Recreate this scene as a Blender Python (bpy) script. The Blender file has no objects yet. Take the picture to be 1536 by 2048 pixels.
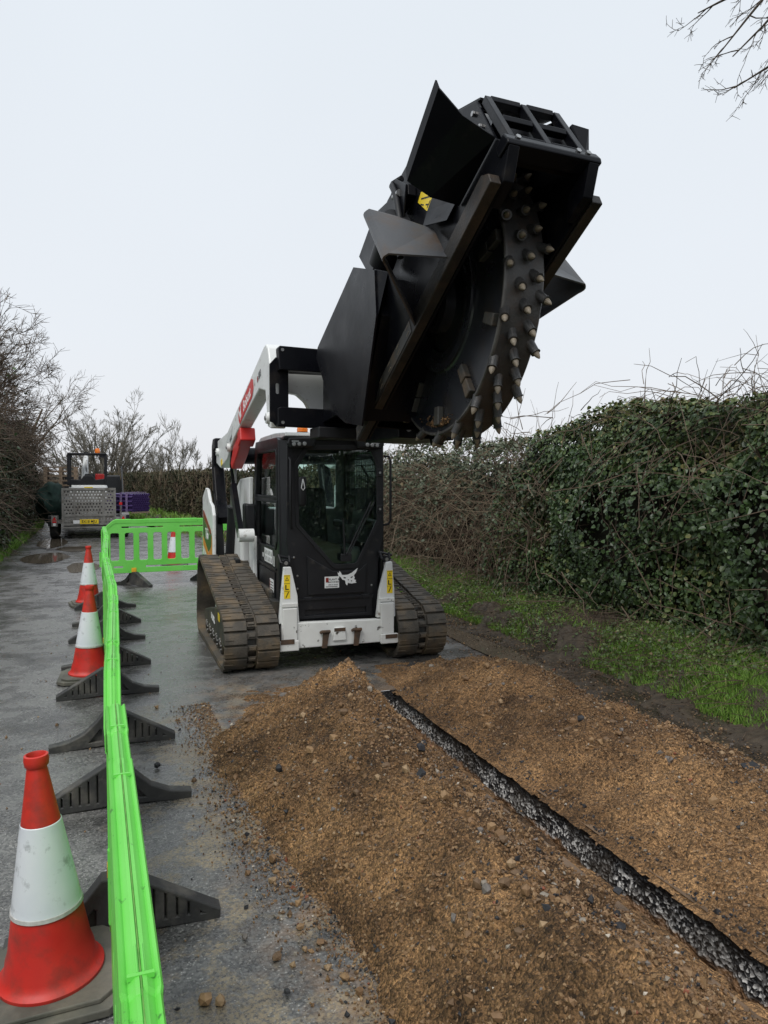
import bpy, bmesh, math, random
import numpy as np
from mathutils import Vector, Matrix, noise
rad = math.radians
S = bpy.context.scene
COL = S.collection
random.seed(7)
RNG = np.random.default_rng(11)

# ------------------------------------------------------------------ camera, sky, sun, exposure
cam = bpy.data.cameras.new("camera"); camo = bpy.data.objects.new("camera", cam); COL.objects.link(camo)
camo.location = (0, 0, 1.6); camo.rotation_euler = (rad(90 - 2.52), 0, 0)
cam.sensor_fit = 'VERTICAL'; cam.sensor_height = 24.0; cam.lens = 24.0 * 1500 / 2048
cam.clip_start = 0.05; cam.clip_end = 3000
S.camera = camo
SUN_EL, SUN_AZ = rad(55), rad(200)
w = bpy.data.worlds.new("World"); S.world = w; w.use_nodes = True
nt = w.node_tree; nt.nodes.clear()
def N(t, ty, **kw):
    n = t.nodes.new(ty)
    for k, v in kw.items():
        if k in n.inputs: n.inputs[k].default_value = v
        else: setattr(n, k, v)
    return n
out = N(nt, 'ShaderNodeOutputWorld'); bg = N(nt, 'ShaderNodeBackground')
sky = N(nt, 'ShaderNodeTexSky'); sky.sky_type = 'NISHITA'; sky.sun_disc = False
sky.sun_elevation = SUN_EL; sky.sun_rotation = SUN_AZ; sky.air_density = 1.0; sky.dust_density = 4.0
bg.inputs['Strength'].default_value = 0.10
# overcast: a cloud deck hides most of the clear sky above it
tc = N(nt, 'ShaderNodeTexCoord'); sep = N(nt, 'ShaderNodeSeparateXYZ'); nt.links.new(tc.outputs['Generated'], sep.inputs[0])
ramp = N(nt, 'ShaderNodeValToRGB')
ramp.color_ramp.elements[0].position = 0.0; ramp.color_ramp.elements[0].color = (6.6, 6.7, 6.98, 1)
ramp.color_ramp.elements[1].position = 0.6; ramp.color_ramp.elements[1].color = (6.2, 6.65, 7.1, 1)
e = ramp.color_ramp.elements.new(0.18); e.color = (6.4, 6.7, 7.08, 1)
nz = N(nt, 'ShaderNodeTexNoise'); nz.inputs['Scale'].default_value = 2.2; nz.inputs['Detail'].default_value = 3
nt.links.new(tc.outputs['Generated'], nz.inputs['Vector'])
mr = N(nt, 'ShaderNodeMapRange'); mr.inputs['To Min'].default_value = 0.965; mr.inputs['To Max'].default_value = 1.035
nt.links.new(nz.outputs['Fac'], mr.inputs['Value'])
mul = N(nt, 'ShaderNodeVectorMath', operation='SCALE'); nt.links.new(ramp.outputs[0], mul.inputs[0]); nt.links.new(mr.outputs[0], mul.inputs['Scale'])
mix = N(nt, 'ShaderNodeMix', data_type='RGBA'); mix.inputs['Factor'].default_value = 0.93
nt.links.new(sep.outputs['Z'], ramp.inputs[0])
nt.links.new(sky.outputs[0], mix.inputs[6]); nt.links.new(mul.outputs[0], mix.inputs[7])
nt.links.new(mix.outputs[2], bg.inputs[0]); nt.links.new(bg.outputs[0], out.inputs[0])
sun = bpy.data.lights.new("sun", 'SUN'); sun.energy = 1.5; sun.angle = rad(35); sun.color = (1, .97, .93)
suno = bpy.data.objects.new("sun", sun); COL.objects.link(suno)
d_ = Vector((math.sin(SUN_AZ) * math.cos(SUN_EL), math.cos(SUN_AZ) * math.cos(SUN_EL), math.sin(SUN_EL)))
suno.rotation_euler = d_.to_track_quat('Z', 'Y').to_euler(); suno.location = d_ * 50
S.view_settings.view_transform = 'Standard'; S.view_settings.look = 'None'
S.view_settings.exposure = 0.42; S.view_settings.gamma = 1.0
S.cycles.max_bounces = 8; S.cycles.transparent_max_bounces = 12

# ------------------------------------------------------------------ materials
MATS = {}
def mat(name, c1, c2=None, rough=.5, r2=None, metal=0., scale=8., bump=0., bscale=60., detail=4., spec=.5,
        dirt=None, dscale=3., damt=.5, dsharp=.08, attr=None, coat=0., coords='Object'):
    """procedural principled: c1/c2 mottled by noise, a dirt colour in patches, noise bump"""
    if name in MATS: return MATS[name]
    m = bpy.data.materials.new(name); m.use_nodes = True; t = m.node_tree; b = t.nodes['Principled BSDF']
    L = t.links.new
    tcn = N(t, 'ShaderNodeTexCoord'); vec = tcn.outputs[coords]
    n1 = N(t, 'ShaderNodeTexNoise'); n1.inputs['Scale'].default_value = scale; n1.inputs['Detail'].default_value = detail
    L(vec, n1.inputs['Vector'])
    cr = N(t, 'ShaderNodeValToRGB'); cr.color_ramp.elements[0].position = .35; cr.color_ramp.elements[1].position = .65
    cr.color_ramp.elements[0].color = (*c1, 1); cr.color_ramp.elements[1].color = (*(c2 or c1), 1)
    L(n1.outputs['Fac'], cr.inputs[0]); col = cr.outputs[0]
    if attr:
        at = N(t, 'ShaderNodeAttribute'); at.attribute_name = attr; L(at.outputs['Fac'], cr.inputs[0])
    if dirt:
        n2 = N(t, 'ShaderNodeTexNoise'); n2.inputs['Scale'].default_value = dscale; n2.inputs['Detail'].default_value = 8; n2.inputs['Roughness'].default_value = .65
        L(vec, n2.inputs['Vector'])
        r = N(t, 'ShaderNodeMapRange'); r.inputs['From Min'].default_value = damt - dsharp; r.inputs['From Max'].default_value = damt + dsharp
        L(n2.outputs['Fac'], r.inputs['Value'])
        mx = N(t, 'ShaderNodeMix', data_type='RGBA'); L(r.outputs[0], mx.inputs[0]); L(col, mx.inputs[6]); mx.inputs[7].default_value = (*dirt, 1)
        col = mx.outputs[2]
    L(col, b.inputs['Base Color'])
    b.inputs['Metallic'].default_value = metal; b.inputs['Roughness'].default_value = rough
    b.inputs['Specular IOR Level'].default_value = spec; b.inputs['Coat Weight'].default_value = coat
    if r2 is not None:
        rr = N(t, 'ShaderNodeMapRange'); rr.inputs['From Min'].default_value = .35; rr.inputs['From Max'].default_value = .65
        rr.inputs['To Min'].default_value = rough; rr.inputs['To Max'].default_value = r2
        n4 = N(t, 'ShaderNodeTexNoise'); n4.inputs['Scale'].default_value = scale * .7; n4.inputs['Detail'].default_value = 6
        L(vec, n4.inputs['Vector']); L(n4.outputs['Fac'], rr.inputs['Value']); L(rr.outputs[0], b.inputs['Roughness'])
    if bump:
        n3 = N(t, 'ShaderNodeTexNoise'); n3.inputs['Scale'].default_value = bscale; n3.inputs['Detail'].default_value = 5
        L(vec, n3.inputs['Vector'])
        bp = N(t, 'ShaderNodeBump'); bp.inputs['Strength'].default_value = bump; bp.inputs['Distance'].default_value = .01
        L(n3.outputs['Fac'], bp.inputs['Height']); L(bp.outputs[0], b.inputs['Normal'])
    MATS[name] = m; return m

white = mat('white_paint', (.72, .73, .72), (.66, .67, .66), .32, scale=3, dirt=(.22, .19, .15), dscale=9, damt=.645, dsharp=.06)
chipwhite = mat('chipped_white_paint', (.72, .73, .71), (.62, .62, .6), .4, scale=4, dirt=(.05, .042, .035), dscale=14, damt=.645, dsharp=.02, bump=.15, bscale=40)
black = mat('black_paint', (.0032, .0034, .0052), (.005, .0053, .0072), .26, .38, spec=.13, scale=5, dirt=(.022, .019, .017), dscale=6, damt=.66, dsharp=.1, bump=.05, bscale=25)
blacksat = mat('black_plastic', (.009, .0095, .011), (.014, .0145, .017), .5, spec=.35, scale=6, bump=.05, bscale=120)
cabblack = mat('cab_paint', (.009, .0095, .012), (.013, .0135, .016), .3, .42, spec=.4, scale=4, dirt=(.05, .045, .04), dscale=7, damt=.68, dsharp=.08)
sawdirty = mat('worn_steel', (.024, .021, .018), (.011, .010, .010), .5, spec=.35, scale=6, dirt=(.055, .036, .022), dscale=5, damt=.58, dsharp=.14, bump=.2, bscale=70)
discm = mat('disc_sheen_paint', (.013, .014, .018), (.022, .0235, .028), .24, .34, spec=.8, scale=5, dirt=(.03, .023, .017), dscale=4, damt=.64, dsharp=.12, bump=.06, bscale=30)  # sky sheen painted into the disc: base lifted and blued
rimsteel = mat('muddy_rim_steel', (.024, .024, .0245), (.05, .048, .045), .34, .56, spec=.5, scale=5, dirt=(.06, .036, .022), dscale=7, damt=.64, dsharp=.12, bump=.25, bscale=90)
skidface = mat('scuffed_skid', (.05, .048, .042), (.03, .029, .027), .5, scale=7, dirt=(.09, .06, .035), dscale=6, damt=.6, dsharp=.1, bump=.2, bscale=60)
tipsteel = mat('carbide_tip', (.27, .225, .165), (.15, .12, .085), .45, scale=30, bump=.2, bscale=200)
steel = mat('steel', (.42, .42, .42), (.32, .32, .31), .32, metal=.9, scale=20)
galv = mat('galvanised', (.30, .29, .27), (.22, .21, .195), .5, metal=.5, scale=9, dirt=(.12, .1, .08), dscale=5, damt=.6)
rubber = mat('track_rubber', (.06, .054, .046), (.095, .083, .068), .7, scale=9, dirt=(.19, .135, .078), dscale=4, damt=.60, dsharp=.12, bump=.5, bscale=55, spec=.3)
footrub = mat('foot_rubber', (.028, .028, .029), (.05, .049, .046), .6, scale=9, dirt=(.12, .11, .095), dscale=7, damt=.62, dsharp=.1, bump=.2, bscale=60)
tyre = mat('tyre', (.018, .018, .019), (.03, .029, .028), .75, bump=.2)
green = mat('barrier_green', (.135, .56, .075), (.17, .60, .105), .45, scale=3, dirt=(.06, .22, .045), dscale=26, damt=.665, dsharp=.03, bump=.08, bscale=30, spec=.4)
greenline = mat('barrier_seam', (.07, .24, .03), (.16, .34, .06), .6, scale=40)
yellow = mat('yellow_plastic', (.75, .42, .02), (.65, .36, .02), .5)
yel = mat('yellow_label', (.85, .62, .02), (.8, .58, .02), .4)
blk = mat('print_and_bore_black', (.012, .012, .012), rough=.5)
labwhite = mat('label_white', (.75, .76, .76), rough=.4)
red = mat('cone_red', (.52, .022, .016), (.60, .035, .02), .4, .55, scale=6, dirt=(.30, .035, .025), dscale=9, damt=.58, dsharp=.1, bump=.06, bscale=40)
sleeve = mat('reflective_sleeve', (.62, .66, .70), (.70, .73, .75), .28, scale=5, dirt=(.36, .38, .39), dscale=14, damt=.63, dsharp=.06, bump=.06, bscale=50)
redpaint = mat('red_paint', (.55, .018, .015), (.48, .015, .012), .4)
orange = mat('amber_lens', (.75, .16, .012), (.85, .22, .02), .2)
redlens = mat('red_lens', (.55, .01, .015), rough=.15)
hose = mat('green_hose', (.015, .10, .045), rough=.4)
wood = mat('pallet_wood', (.30, .22, .15), (.22, .16, .11), .8, scale=12)
purple = mat('purple_pipe', (.06, .03, .13), (.08, .05, .17), .4)
pipelite = mat('pale_pipe_ring', (.30, .22, .42), rough=.5)
tarp = mat('dark_green_tarp', (.007, .018, .015), (.012, .03, .024), .75, spec=.2, bump=.4, bscale=9)
darktruck = mat('dark_truck_paint', (.012, .013, .015), rough=.5)
maroon = mat('decal_maroon', (.22, .02, .015), rough=.4); dkgreen = mat('decal_green', (.05, .10, .025), rough=.4)
dorange = mat('decal_orange', (.62, .22, .03), rough=.4)
seatm = mat('seat_vinyl', (.02, .021, .023), (.03, .03, .032), .6)
interior = mat('cab_lining', (.16, .18, .178), (.20, .22, .215), .7)
def glass_mat(name, tint, rough=0.0):
    m = bpy.data.materials.new(name); m.use_nodes = True; t = m.node_tree; t.nodes.clear(); L = t.links.new
    o = N(t, 'ShaderNodeOutputMaterial'); tr = N(t, 'ShaderNodeBsdfTransparent'); tr.inputs[0].default_value = (*tint, 1)
    gl = N(t, 'ShaderNodeBsdfGlossy'); gl.inputs['Roughness'].default_value = rough + .01; gl.inputs[0].default_value = (1, 1, 1, 1)
    fr = N(t, 'ShaderNodeFresnel'); fr.inputs[0].default_value = 1.55
    # rain streaks and film on the pane
    tcn = N(t, 'ShaderNodeTexCoord'); mp = N(t, 'ShaderNodeMapping'); mp.inputs['Scale'].default_value = (22, 22, 2.2)
    nn = N(t, 'ShaderNodeTexNoise'); nn.inputs['Scale'].default_value = 1.6; nn.inputs['Detail'].default_value = 6
    L(tcn.outputs['Object'], mp.inputs[0]); L(mp.outputs[0], nn.inputs['Vector'])
    r = N(t, 'ShaderNodeMapRange'); r.inputs['From Min'].default_value = .60; r.inputs['From Max'].default_value = .74; r.inputs['To Max'].default_value = .05
    L(nn.outputs['Fac'], r.inputs['Value'])
    df = N(t, 'ShaderNodeBsdfDiffuse'); df.inputs[0].default_value = (.5, .56, .54, 1)
    m1 = N(t, 'ShaderNodeMixShader'); L(r.outputs[0], m1.inputs[0]); L(tr.outputs[0], m1.inputs[1]); L(df.outputs[0], m1.inputs[2])
    m2 = N(t, 'ShaderNodeMixShader'); L(fr.outputs[0], m2.inputs[0]); L(m1.outputs[0], m2.inputs[1]); L(gl.outputs[0], m2.inputs[2])
    L(m2.outputs[0], o.inputs[0]); MATS[name] = m; return m
glass = glass_mat('cab_glass', (.87, .95, .92))

# ------------------------------------------------------------------ mesh helpers
class MB:
    """collects shapes, then links them as ONE mesh object"""
    def __init__(s): s.v = []; s.f = []; s.m = []; s.mats = []
    def mi(s, m):
        if m not in s.mats: s.mats.append(m)
        return s.mats.index(m)
    def raw(s, vs, fs, m, xf=None):
        o = len(s.v); k = s.mi(m)
        s.v += [tuple((xf @ Vector(v)) if xf else v) for v in vs]
        s.f += [tuple(i + o for i in f) for f in fs]; s.m += [k] * len(fs); return s
    def box(s, lo, hi, m, xf=None, bev=0.):
        if bev:
            bm = bmesh.new(); bmesh.ops.create_cube(bm, size=1)
            c = [(a + b) / 2 for a, b in zip(lo, hi)]; d = [abs(b - a) for a, b in zip(lo, hi)]
            for v in bm.verts: v.co = Vector((c[i] + v.co[i] * d[i] for i in range(3)))
            bmesh.ops.bevel(bm, geom=bm.edges[:], offset=bev, segments=2, affect='EDGES', profile=.5)
            return s.bm(bm, m, xf)
        x0, y0, z0 = lo; x1, y1, z1 = hi
        return s.raw([(x0, y0, z0), (x1, y0, z0), (x1, y1, z0), (x0, y1, z0), (x0, y0, z1), (x1, y0, z1), (x1, y1, z1), (x0, y1, z1)],
                     [(0, 3, 2, 1), (4, 5, 6, 7), (0, 1, 5, 4), (1, 2, 6, 5), (2, 3, 7, 6), (3, 0, 4, 7)], m, xf)
    def bm(s, bm, m, xf=None):
        bm.verts.index_update()
        s.raw([tuple(v.co) for v in bm.verts], [tuple(v.index for v in f.verts) for f in bm.faces], m, xf); bm.free(); return s
    def prism(s, poly, axis, lo, hi, m, bev=0., xf=None):
        """poly: 2-D outline in the plane across axis, extruded lo..hi"""
        bm = bmesh.new()
        def P(a, b, c): return {'x': (c, a, b), 'y': (a, c, b), 'z': (a, b, c)}[axis]
        A = [bm.verts.new(P(a, b, lo)) for a, b in poly]; B = [bm.verts.new(P(a, b, hi)) for a, b in poly]
        bm.faces.new(A); bm.faces.new(B[::-1]); n = len(poly)
        for i in range(n): bm.faces.new((A[i], B[i], B[(i + 1) % n], A[(i + 1) % n]))
        bmesh.ops.recalc_face_normals(bm, faces=bm.faces[:])
        if bev: bmesh.ops.bevel(bm, geom=bm.edges[:], offset=bev, segments=2, affect='EDGES', profile=.5)
        return s.bm(bm, m, xf)
    def tube(s, pts, r, m, n=8, xf=None, cap=True):
        pts = [Vector(p) for p in pts]; rs = r if isinstance(r, (list, tuple)) else [r] * len(pts)
        vs = []; fs = []; up = None
        for i, p in enumerate(pts):
            d = (pts[min(i + 1, len(pts) - 1)] - pts[max(i - 1, 0)]).normalized()
            if up is None: up = d.orthogonal().normalized()
            up = (up - d * up.dot(d)).normalized(); sd = d.cross(up)
            for k in range(n):
                a = 2 * math.pi * k / n; vs.append(p + (up * math.cos(a) + sd * math.sin(a)) * rs[i])
        for i in range(len(pts) - 1):
            for k in range(n):
                fs.append((i * n + k, i * n + (k + 1) % n, (i + 1) * n + (k + 1) % n, (i + 1) * n + k))
        if cap: fs += [tuple(range(n))[::-1], tuple(range((len(pts) - 1) * n, len(pts) * n))]
        return s.raw(vs, fs, m, xf)
    def lathe(s, prof, m, n=32, axis='z', c=(0, 0, 0), xf=None):
        vs = []; fs = []
        for (r, h) in prof:
            for k in range(n):
                a = 2 * math.pi * k / n; x, y = r * math.cos(a), r * math.sin(a)
                p = {'z': (x, y, h), 'x': (h, x, y), 'y': (x, h, y)}[axis]; vs.append(tuple(p[i] + c[i] for i in range(3)))
        for i in range(len(prof) - 1):
            for k in range(n):
                fs.append((i * n + k, i * n + (k + 1) % n, (i + 1) * n + (k + 1) % n, (i + 1) * n + k))
        return s.raw(vs, fs, m, xf)
    def plate(s, vs, fs, th, m, xf=None):
        """sheet metal bent through given 3-D points, with thickness"""
        bm = bmesh.new(); V = [bm.verts.new(v) for v in vs]
        for f in fs: bm.faces.new([V[i] for i in f])
        bmesh.ops.recalc_face_normals(bm, faces=bm.faces[:])
        bmesh.ops.solidify(bm, geom=bm.faces[:], thickness=th)
        bmesh.ops.recalc_face_normals(bm, faces=bm.faces[:])
        return s.bm(bm, m, xf)
    def cut(s, outer, holes, th, m, xf=None, bev=0.):
        """flat plate in XY with holes, thickness along Z"""
        cu = bpy.data.curves.new('tmp', 'CURVE'); cu.dimensions = '2D'; cu.fill_mode = 'BOTH'; cu.extrude = max(th / 2 - bev, 1e-4); cu.bevel_depth = bev; cu.bevel_resolution = 1
        for pl in [outer] + list(holes):
            sp = cu.splines.new('POLY'); sp.points.add(len(pl) - 1); sp.use_cyclic_u = True
            for p, q in zip(sp.points, pl): p.co = (q[0], q[1], 0, 1)
        ob = bpy.data.objects.new('tmp', cu); me = bpy.data.meshes.new_from_object(ob)
        s.raw([tuple(v.co) for v in me.vertices], [tuple(p.vertices) for p in me.polygons], m, xf)
        bpy.data.objects.remove(ob); bpy.data.curves.remove(cu); bpy.data.meshes.remove(me); return s
    def text(s, body, size, m, xf, th=.002, align='CENTER', shear=0., sx=1.):
        cu = bpy.data.curves.new('tmp', 'FONT'); cu.body = body; cu.size = size; cu.extrude = th / 2; cu.align_x = align; cu.align_y = 'CENTER'; cu.shear = shear; cu.offset = size * .012
        ob = bpy.data.objects.new('tmp', cu); me = bpy.data.meshes.new_from_object(ob)
        s.raw([(v.co.x * sx, v.co.y, v.co.z) for v in me.vertices], [tuple(p.vertices) for p in me.polygons], m, xf)
        bpy.data.objects.remove(ob); bpy.data.curves.remove(cu); bpy.data.meshes.remove(me); return s
    def build(s, name, parent=None, smooth=None, xf=None):
        me = bpy.data.meshes.new(name); vs = s.v if xf is None else [tuple(xf @ Vector(v)) for v in s.v]
        me.from_pydata(vs, [], s.f)
        for m in s.mats: me.materials.append(m)
        me.polygons.foreach_set('material_index', s.m)
        bm = bmesh.new(); bm.from_mesh(me); bmesh.ops.recalc_face_normals(bm, faces=bm.faces[:]); bm.to_mesh(me); bm.free()
        if smooth: me.shade_smooth(); me.set_sharp_from_angle(angle=rad(smooth))
        o = bpy.data.objects.new(name, me); COL.objects.link(o)
        if parent: o.parent = parent
        return o
def tag(o, label, cat, group=None, kind=None):
    o['label'] = label; o['category'] = cat
    if group: o['group'] = group
    if kind: o['kind'] = kind
    return o
def empty(name, loc=(0, 0, 0), rz=0., mtx=None):
    o = bpy.data.objects.new(name, None); COL.objects.link(o); o.empty_display_size = .2
    if mtx is not None: o.matrix_world = mtx
    else: o.location = loc; o.rotation_euler = (0, 0, rz)
    return o
def kids(o): return [c for c in COL.objects if c.parent == o]
def copy_tree(o, parent=None):
    c = o.copy(); COL.objects.link(c)
    if parent is not None: c.parent = parent
    for ch in kids(o): copy_tree(ch, c)
    return c
def struct(o): o['kind'] = 'structure'; return o

def np_mesh(name, V, F, mats, midx=None, attr=None, parent=None, smooth=False):
    """V (n,3), F list of (k,q) index arrays"""
    me = bpy.data.meshes.new(name); V = np.asarray(V, np.float32)
    Fs = F if isinstance(F, list) else [F]; Fs = [np.asarray(f, np.int32) for f in Fs if len(f)]
    loops = np.concatenate([f.ravel() for f in Fs]); tot = np.concatenate([np.full(len(f), f.shape[1], np.int32) for f in Fs])
    st = np.concatenate([[0], np.cumsum(tot)[:-1]]).astype(np.int32)
    me.vertices.add(len(V)); me.vertices.foreach_set('co', V.ravel())
    me.loops.add(len(loops)); me.loops.foreach_set('vertex_index', loops)
    me.polygons.add(len(tot)); me.polygons.foreach_set('loop_start', st); me.polygons.foreach_set('loop_total', tot)
    for m in (mats if isinstance(mats, list) else [mats]): me.materials.append(m)
    if midx is not None: me.polygons.foreach_set('material_index', np.asarray(midx, np.int32))
    me.update(calc_edges=True)
    if attr is not None:
        a = me.attributes.new('tint', 'FLOAT', 'POINT'); a.data.foreach_set('value', np.asarray(attr, np.float32))
    (me.shade_smooth if smooth else me.shade_flat)()
    o = bpy.data.objects.new(name, me); COL.objects.link(o)
    if parent: o.parent = parent
    return o

ss = lambda x, a, b: np.clip((x - a) / (b - a), 0, 1) ** 2 * (3 - 2 * np.clip((x - a) / (b - a), 0, 1))
# road frame: u across (right), v along (away)
TH = rad(20.6); CT, ST = math.cos(TH), math.sin(TH)
def bend(v): return -.006 * np.maximum(np.asarray(v, float) - 25, 0) ** 2
def narrow(v): return -1.9 * ss(np.asarray(v, float), 14, 30)   # the right-hand hedge and verge close in round the bend
def W(u, v, z=0.): return (CT * u - ST * v, ST * u + CT * v, z)
USH = 0.
def Wn(u, v, z): u = np.asarray(u, float); u = u + np.where(u > 4.5, USH, 0.); u = u + bend(v) + narrow(v) * ss(u, 1.5, 3.2); return np.stack([CT * u - ST * v, ST * u + CT * v, np.broadcast_to(z, np.shape(u))], -1)

# ------------------------------------------------------------------ setting: ground, road, trench, verges
T0, T1, TV0, TV1 = 1.81, 2.07, -3.0, 5.25      # trench
def asphalt_mat():
    m = bpy.data.materials.new('wet_asphalt'); m.use_nodes = True; t = m.node_tree; b = t.nodes['Principled BSDF']; L = t.links.new
    at = N(t, 'ShaderNodeAttribute'); at.attribute_name = 'uv3'; vec = at.outputs['Vector']
    def noise_(sc, det=6, ro=.6, vv=None):
        n = N(t, 'ShaderNodeTexNoise'); n.inputs['Scale'].default_value = sc; n.inputs['Detail'].default_value = det; n.inputs['Roughness'].default_value = ro
        L(vv or vec, n.inputs['Vector']); return n.outputs['Fac']
    def rng(x, a, b_, c=0., d=1.):
        r = N(t, 'ShaderNodeMapRange'); r.inputs['From Min'].default_value = a; r.inputs['From Max'].default_value = b_; r.inputs['To Min'].default_value = c; r.inputs['To Max'].default_value = d
        L(x, r.inputs['Value']); return r.outputs[0]
    def mix_(f, a, b_):
        x = N(t, 'ShaderNodeMix', data_type='RGBA'); L(f, x.inputs[0])
        for k, q in ((6, a), (7, b_)):
            if isinstance(q, tuple): x.inputs[k].default_value = (*q, 1)
            else: L(q, x.inputs[k])
        return x.outputs[2]
    def math_(op, a, b_):
        x = N(t, 'ShaderNodeMath', operation=op)
        for k, q in ((0, a), (1, b_)):
            if isinstance(q, (int, float)): x.inputs[k].default_value = q
            else: L(q, x.inputs[k])
        return x.outputs[0]
    vor = N(t, 'ShaderNodeTexVoronoi'); vor.inputs['Scale'].default_value = 110; L(vec, vor.inputs['Vector'])
    vor2 = N(t, 'ShaderNodeTexVoronoi'); vor2.inputs['Scale'].default_value = 65; L(vec, vor2.inputs['Vector'])
    sp = N(t, 'ShaderNodeSeparateColor'); L(vor.outputs['Color'], sp.inputs[0])
    grain = mix_(rng(sp.outputs[0], 0, 1), (.034, .034, .034), (.135, .132, .127))
    chips = math_('MULTIPLY', rng(sp.outputs[1], .82, .84), rng(vor.outputs['Distance'], .45, .2))
    col = mix_(math_('MULTIPLY', chips, .75), grain, (.36, .35, .33))
    lowf = noise_(.9, 5); col = mix_(rng(lowf, .35, .65, 0, .5), col, (.062, .060, .058))
    # dried beige mud in blotches: heaviest between the barriers and the spoil
    su = N(t, 'ShaderNodeSeparateXYZ'); L(vec, su.inputs[0])
    band = math_('MULTIPLY', rng(su.outputs[0], -.1, .35), rng(su.outputs[0], 4.2, 3.4))
    band2 = math_('MULTIPLY', band, rng(su.outputs[1], 6.6, 4.6, .12, 1.))
    blot = noise_(2.6, 9, .72)
    mud = math_('MULTIPLY', rng(math_('ADD', blot, math_('MULTIPLY', band2, .11)), .585, .645), rng(noise_(70, 4, .75), .42, .56, .05, 1.))
    mudf = math_('MULTIPLY', mud, math_('ADD', math_('MULTIPLY', band2, .85), .20))
    col = mix_(mudf, col, (.22, .178, .12))
    # orange-brown fines near the heap foot
    fines = math_('MULTIPLY', math_('MULTIPLY', rng(su.outputs[0], .35, .75), rng(noise_(7, 7, .7), .45, .62)), rng(su.outputs[1], 6.2, 5.2))
    col = mix_(math_('MULTIPLY', fines, .7), col, (.17, .10, .05))
    # dark mud along the verges
    edge = math_('MAXIMUM', rng(math_('ADD', su.outputs[0], math_('MULTIPLY', blot, .8)), 3.45, 3.75), rng(math_('ADD', su.outputs[0], math_('MULTIPLY', blot, .8)), -1.15, -1.5))
    col = mix_(math_('MULTIPLY', edge, .9), col, (.035, .027, .021))
    tr_ = math_('MULTIPLY', rng(math_('ABSOLUTE', math_('SUBTRACT', su.outputs[0], 1.94), 0), .42, .26), rng(su.outputs[1], 5.6, 5.2))
    col = mix_(math_('MULTIPLY', tr_, rng(blot, .3, .5, .55, 1.)), col, (.10, .062, .034))
    wet = rng(noise_(1.3, 7, .62), .40, .60)
    streak = N(t, 'ShaderNodeMapping'); streak.inputs['Scale'].default_value = (1.7, 2.1, 1); L(vec, streak.inputs[0])
    wet2 = rng(noise_(2.4, 6, .6, streak.outputs[0]), .42, .6)
    wsum = math_('ADD', wet, wet2); lane = math_('MAXIMUM', rng(su.outputs[0], .2, -.5), rng(su.outputs[1], 7, 12))
    dry = rng(math_('SUBTRACT', wsum, math_('MULTIPLY', lane, .5)), .1, 1.5, 1.8, .85)
    vmd = N(t, 'ShaderNodeVectorMath', operation='SCALE'); L(col, vmd.inputs[0]); L(dry, vmd.inputs['Scale']); L(vmd.outputs[0], b.inputs['Base Color'])
    ro = rng(math_('ADD', wet, wet2), 0, 2, .42, .07)
    ro = math_('ADD', ro, math_('MULTIPLY', mudf, .35))
    L(ro, b.inputs['Roughness']); b.inputs['Specular IOR Level'].default_value = .6
    bp = N(t, 'ShaderNodeBump'); bp.inputs['Strength'].default_value = .34; bp.inputs['Distance'].default_value = .006
    h = math_('ADD', math_('MULTIPLY', vor2.outputs['Distance'], .7), noise_(150, 3))
    L(h, bp.inputs['Height']); L(bp.outputs[0], b.inputs['Normal'])
    return m
asphalt = asphalt_mat()
soil = mat('verge_soil', (.04, .032, .024), (.075, .058, .04), .6, .85, scale=14, bump=1., bscale=55, spec=.3)
field = mat('field_grass', (.045, .075, .02), (.07, .09, .03), .9, scale=.5, bump=.4, bscale=6)
def grid_mesh(name, us, vs, zf, m, hole=None, bendit=True):
    U, V = np.meshgrid(us, vs, indexing='ij'); Z = zf(U, V) if callable(zf) else np.full(U.shape, zf)
    P = Wn(U, V, Z) if bendit else np.stack([CT * U - ST * V, ST * U + CT * V, Z], -1)
    nu, nv = U.shape; I = np.arange(nu * nv).reshape(nu, nv)
    F = np.stack([I[:-1, :-1], I[1:, :-1], I[1:, 1:], I[:-1, 1:]], -1).reshape(-1, 4)
    if hole:
        uc = (U[:-1, :-1] + U[1:, 1:]).ravel() / 2; vc = (V[:-1, :-1] + V[1:, 1:]).ravel() / 2
        F = F[~((uc > hole[0]) & (uc < hole[1]) & (vc > hole[2]) & (vc < hole[3]))]
    o = np_mesh(name, P.reshape(-1, 3), F, m, smooth=True)
    a = o.data.attributes.new('uv3', 'FLOAT_VECTOR', 'POINT'); a.data.foreach_set('vector', np.stack([U, V, Z * 0], -1).astype(np.float32).ravel())
    return o
HOLE = (T0, T1, TV0, TV1)
g = grid_mesh('ground', [-600, -60, -8, T0 - .15, T1 + .15, 8, 60, 600], [-60, TV0 - .15, TV1 + .15, 40, 900], -.03, field, (T0 - .15, T1 + .15, TV0 - .15, TV1 + .15), False); struct(g)
rd = grid_mesh('road', np.array([-2.6, -1.5, 0, 1., T0, T1, 3.0, 4.0]), np.concatenate([[-70, -30, -6, TV0, 0, 2.5, TV1], np.arange(8, 20, 3), np.arange(20, 70, 2.)]), 0.0, asphalt, HOLE); struct(rd)
def fbm(P, s, oc=4): return np.array([noise.fractal(Vector(p) * s, .9, 2.1, oc) for p in P])
def verge(name, us, vs, zfun, m, nz, seed):
    def zf(U, V):
        n = fbm(np.stack([U.ravel() + seed, V.ravel(), 0 * U.ravel()], -1), 2.2, 4).reshape(U.shape)
        n2 = fbm(np.stack([U.ravel() + seed, V.ravel(), 0 * U.ravel()], -1), 11, 2).reshape(U.shape)
        return zfun(U, V, n) + nz * n + nz * .4 * n2
    return struct(grid_mesh(name, us, vs, zf, m))
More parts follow.
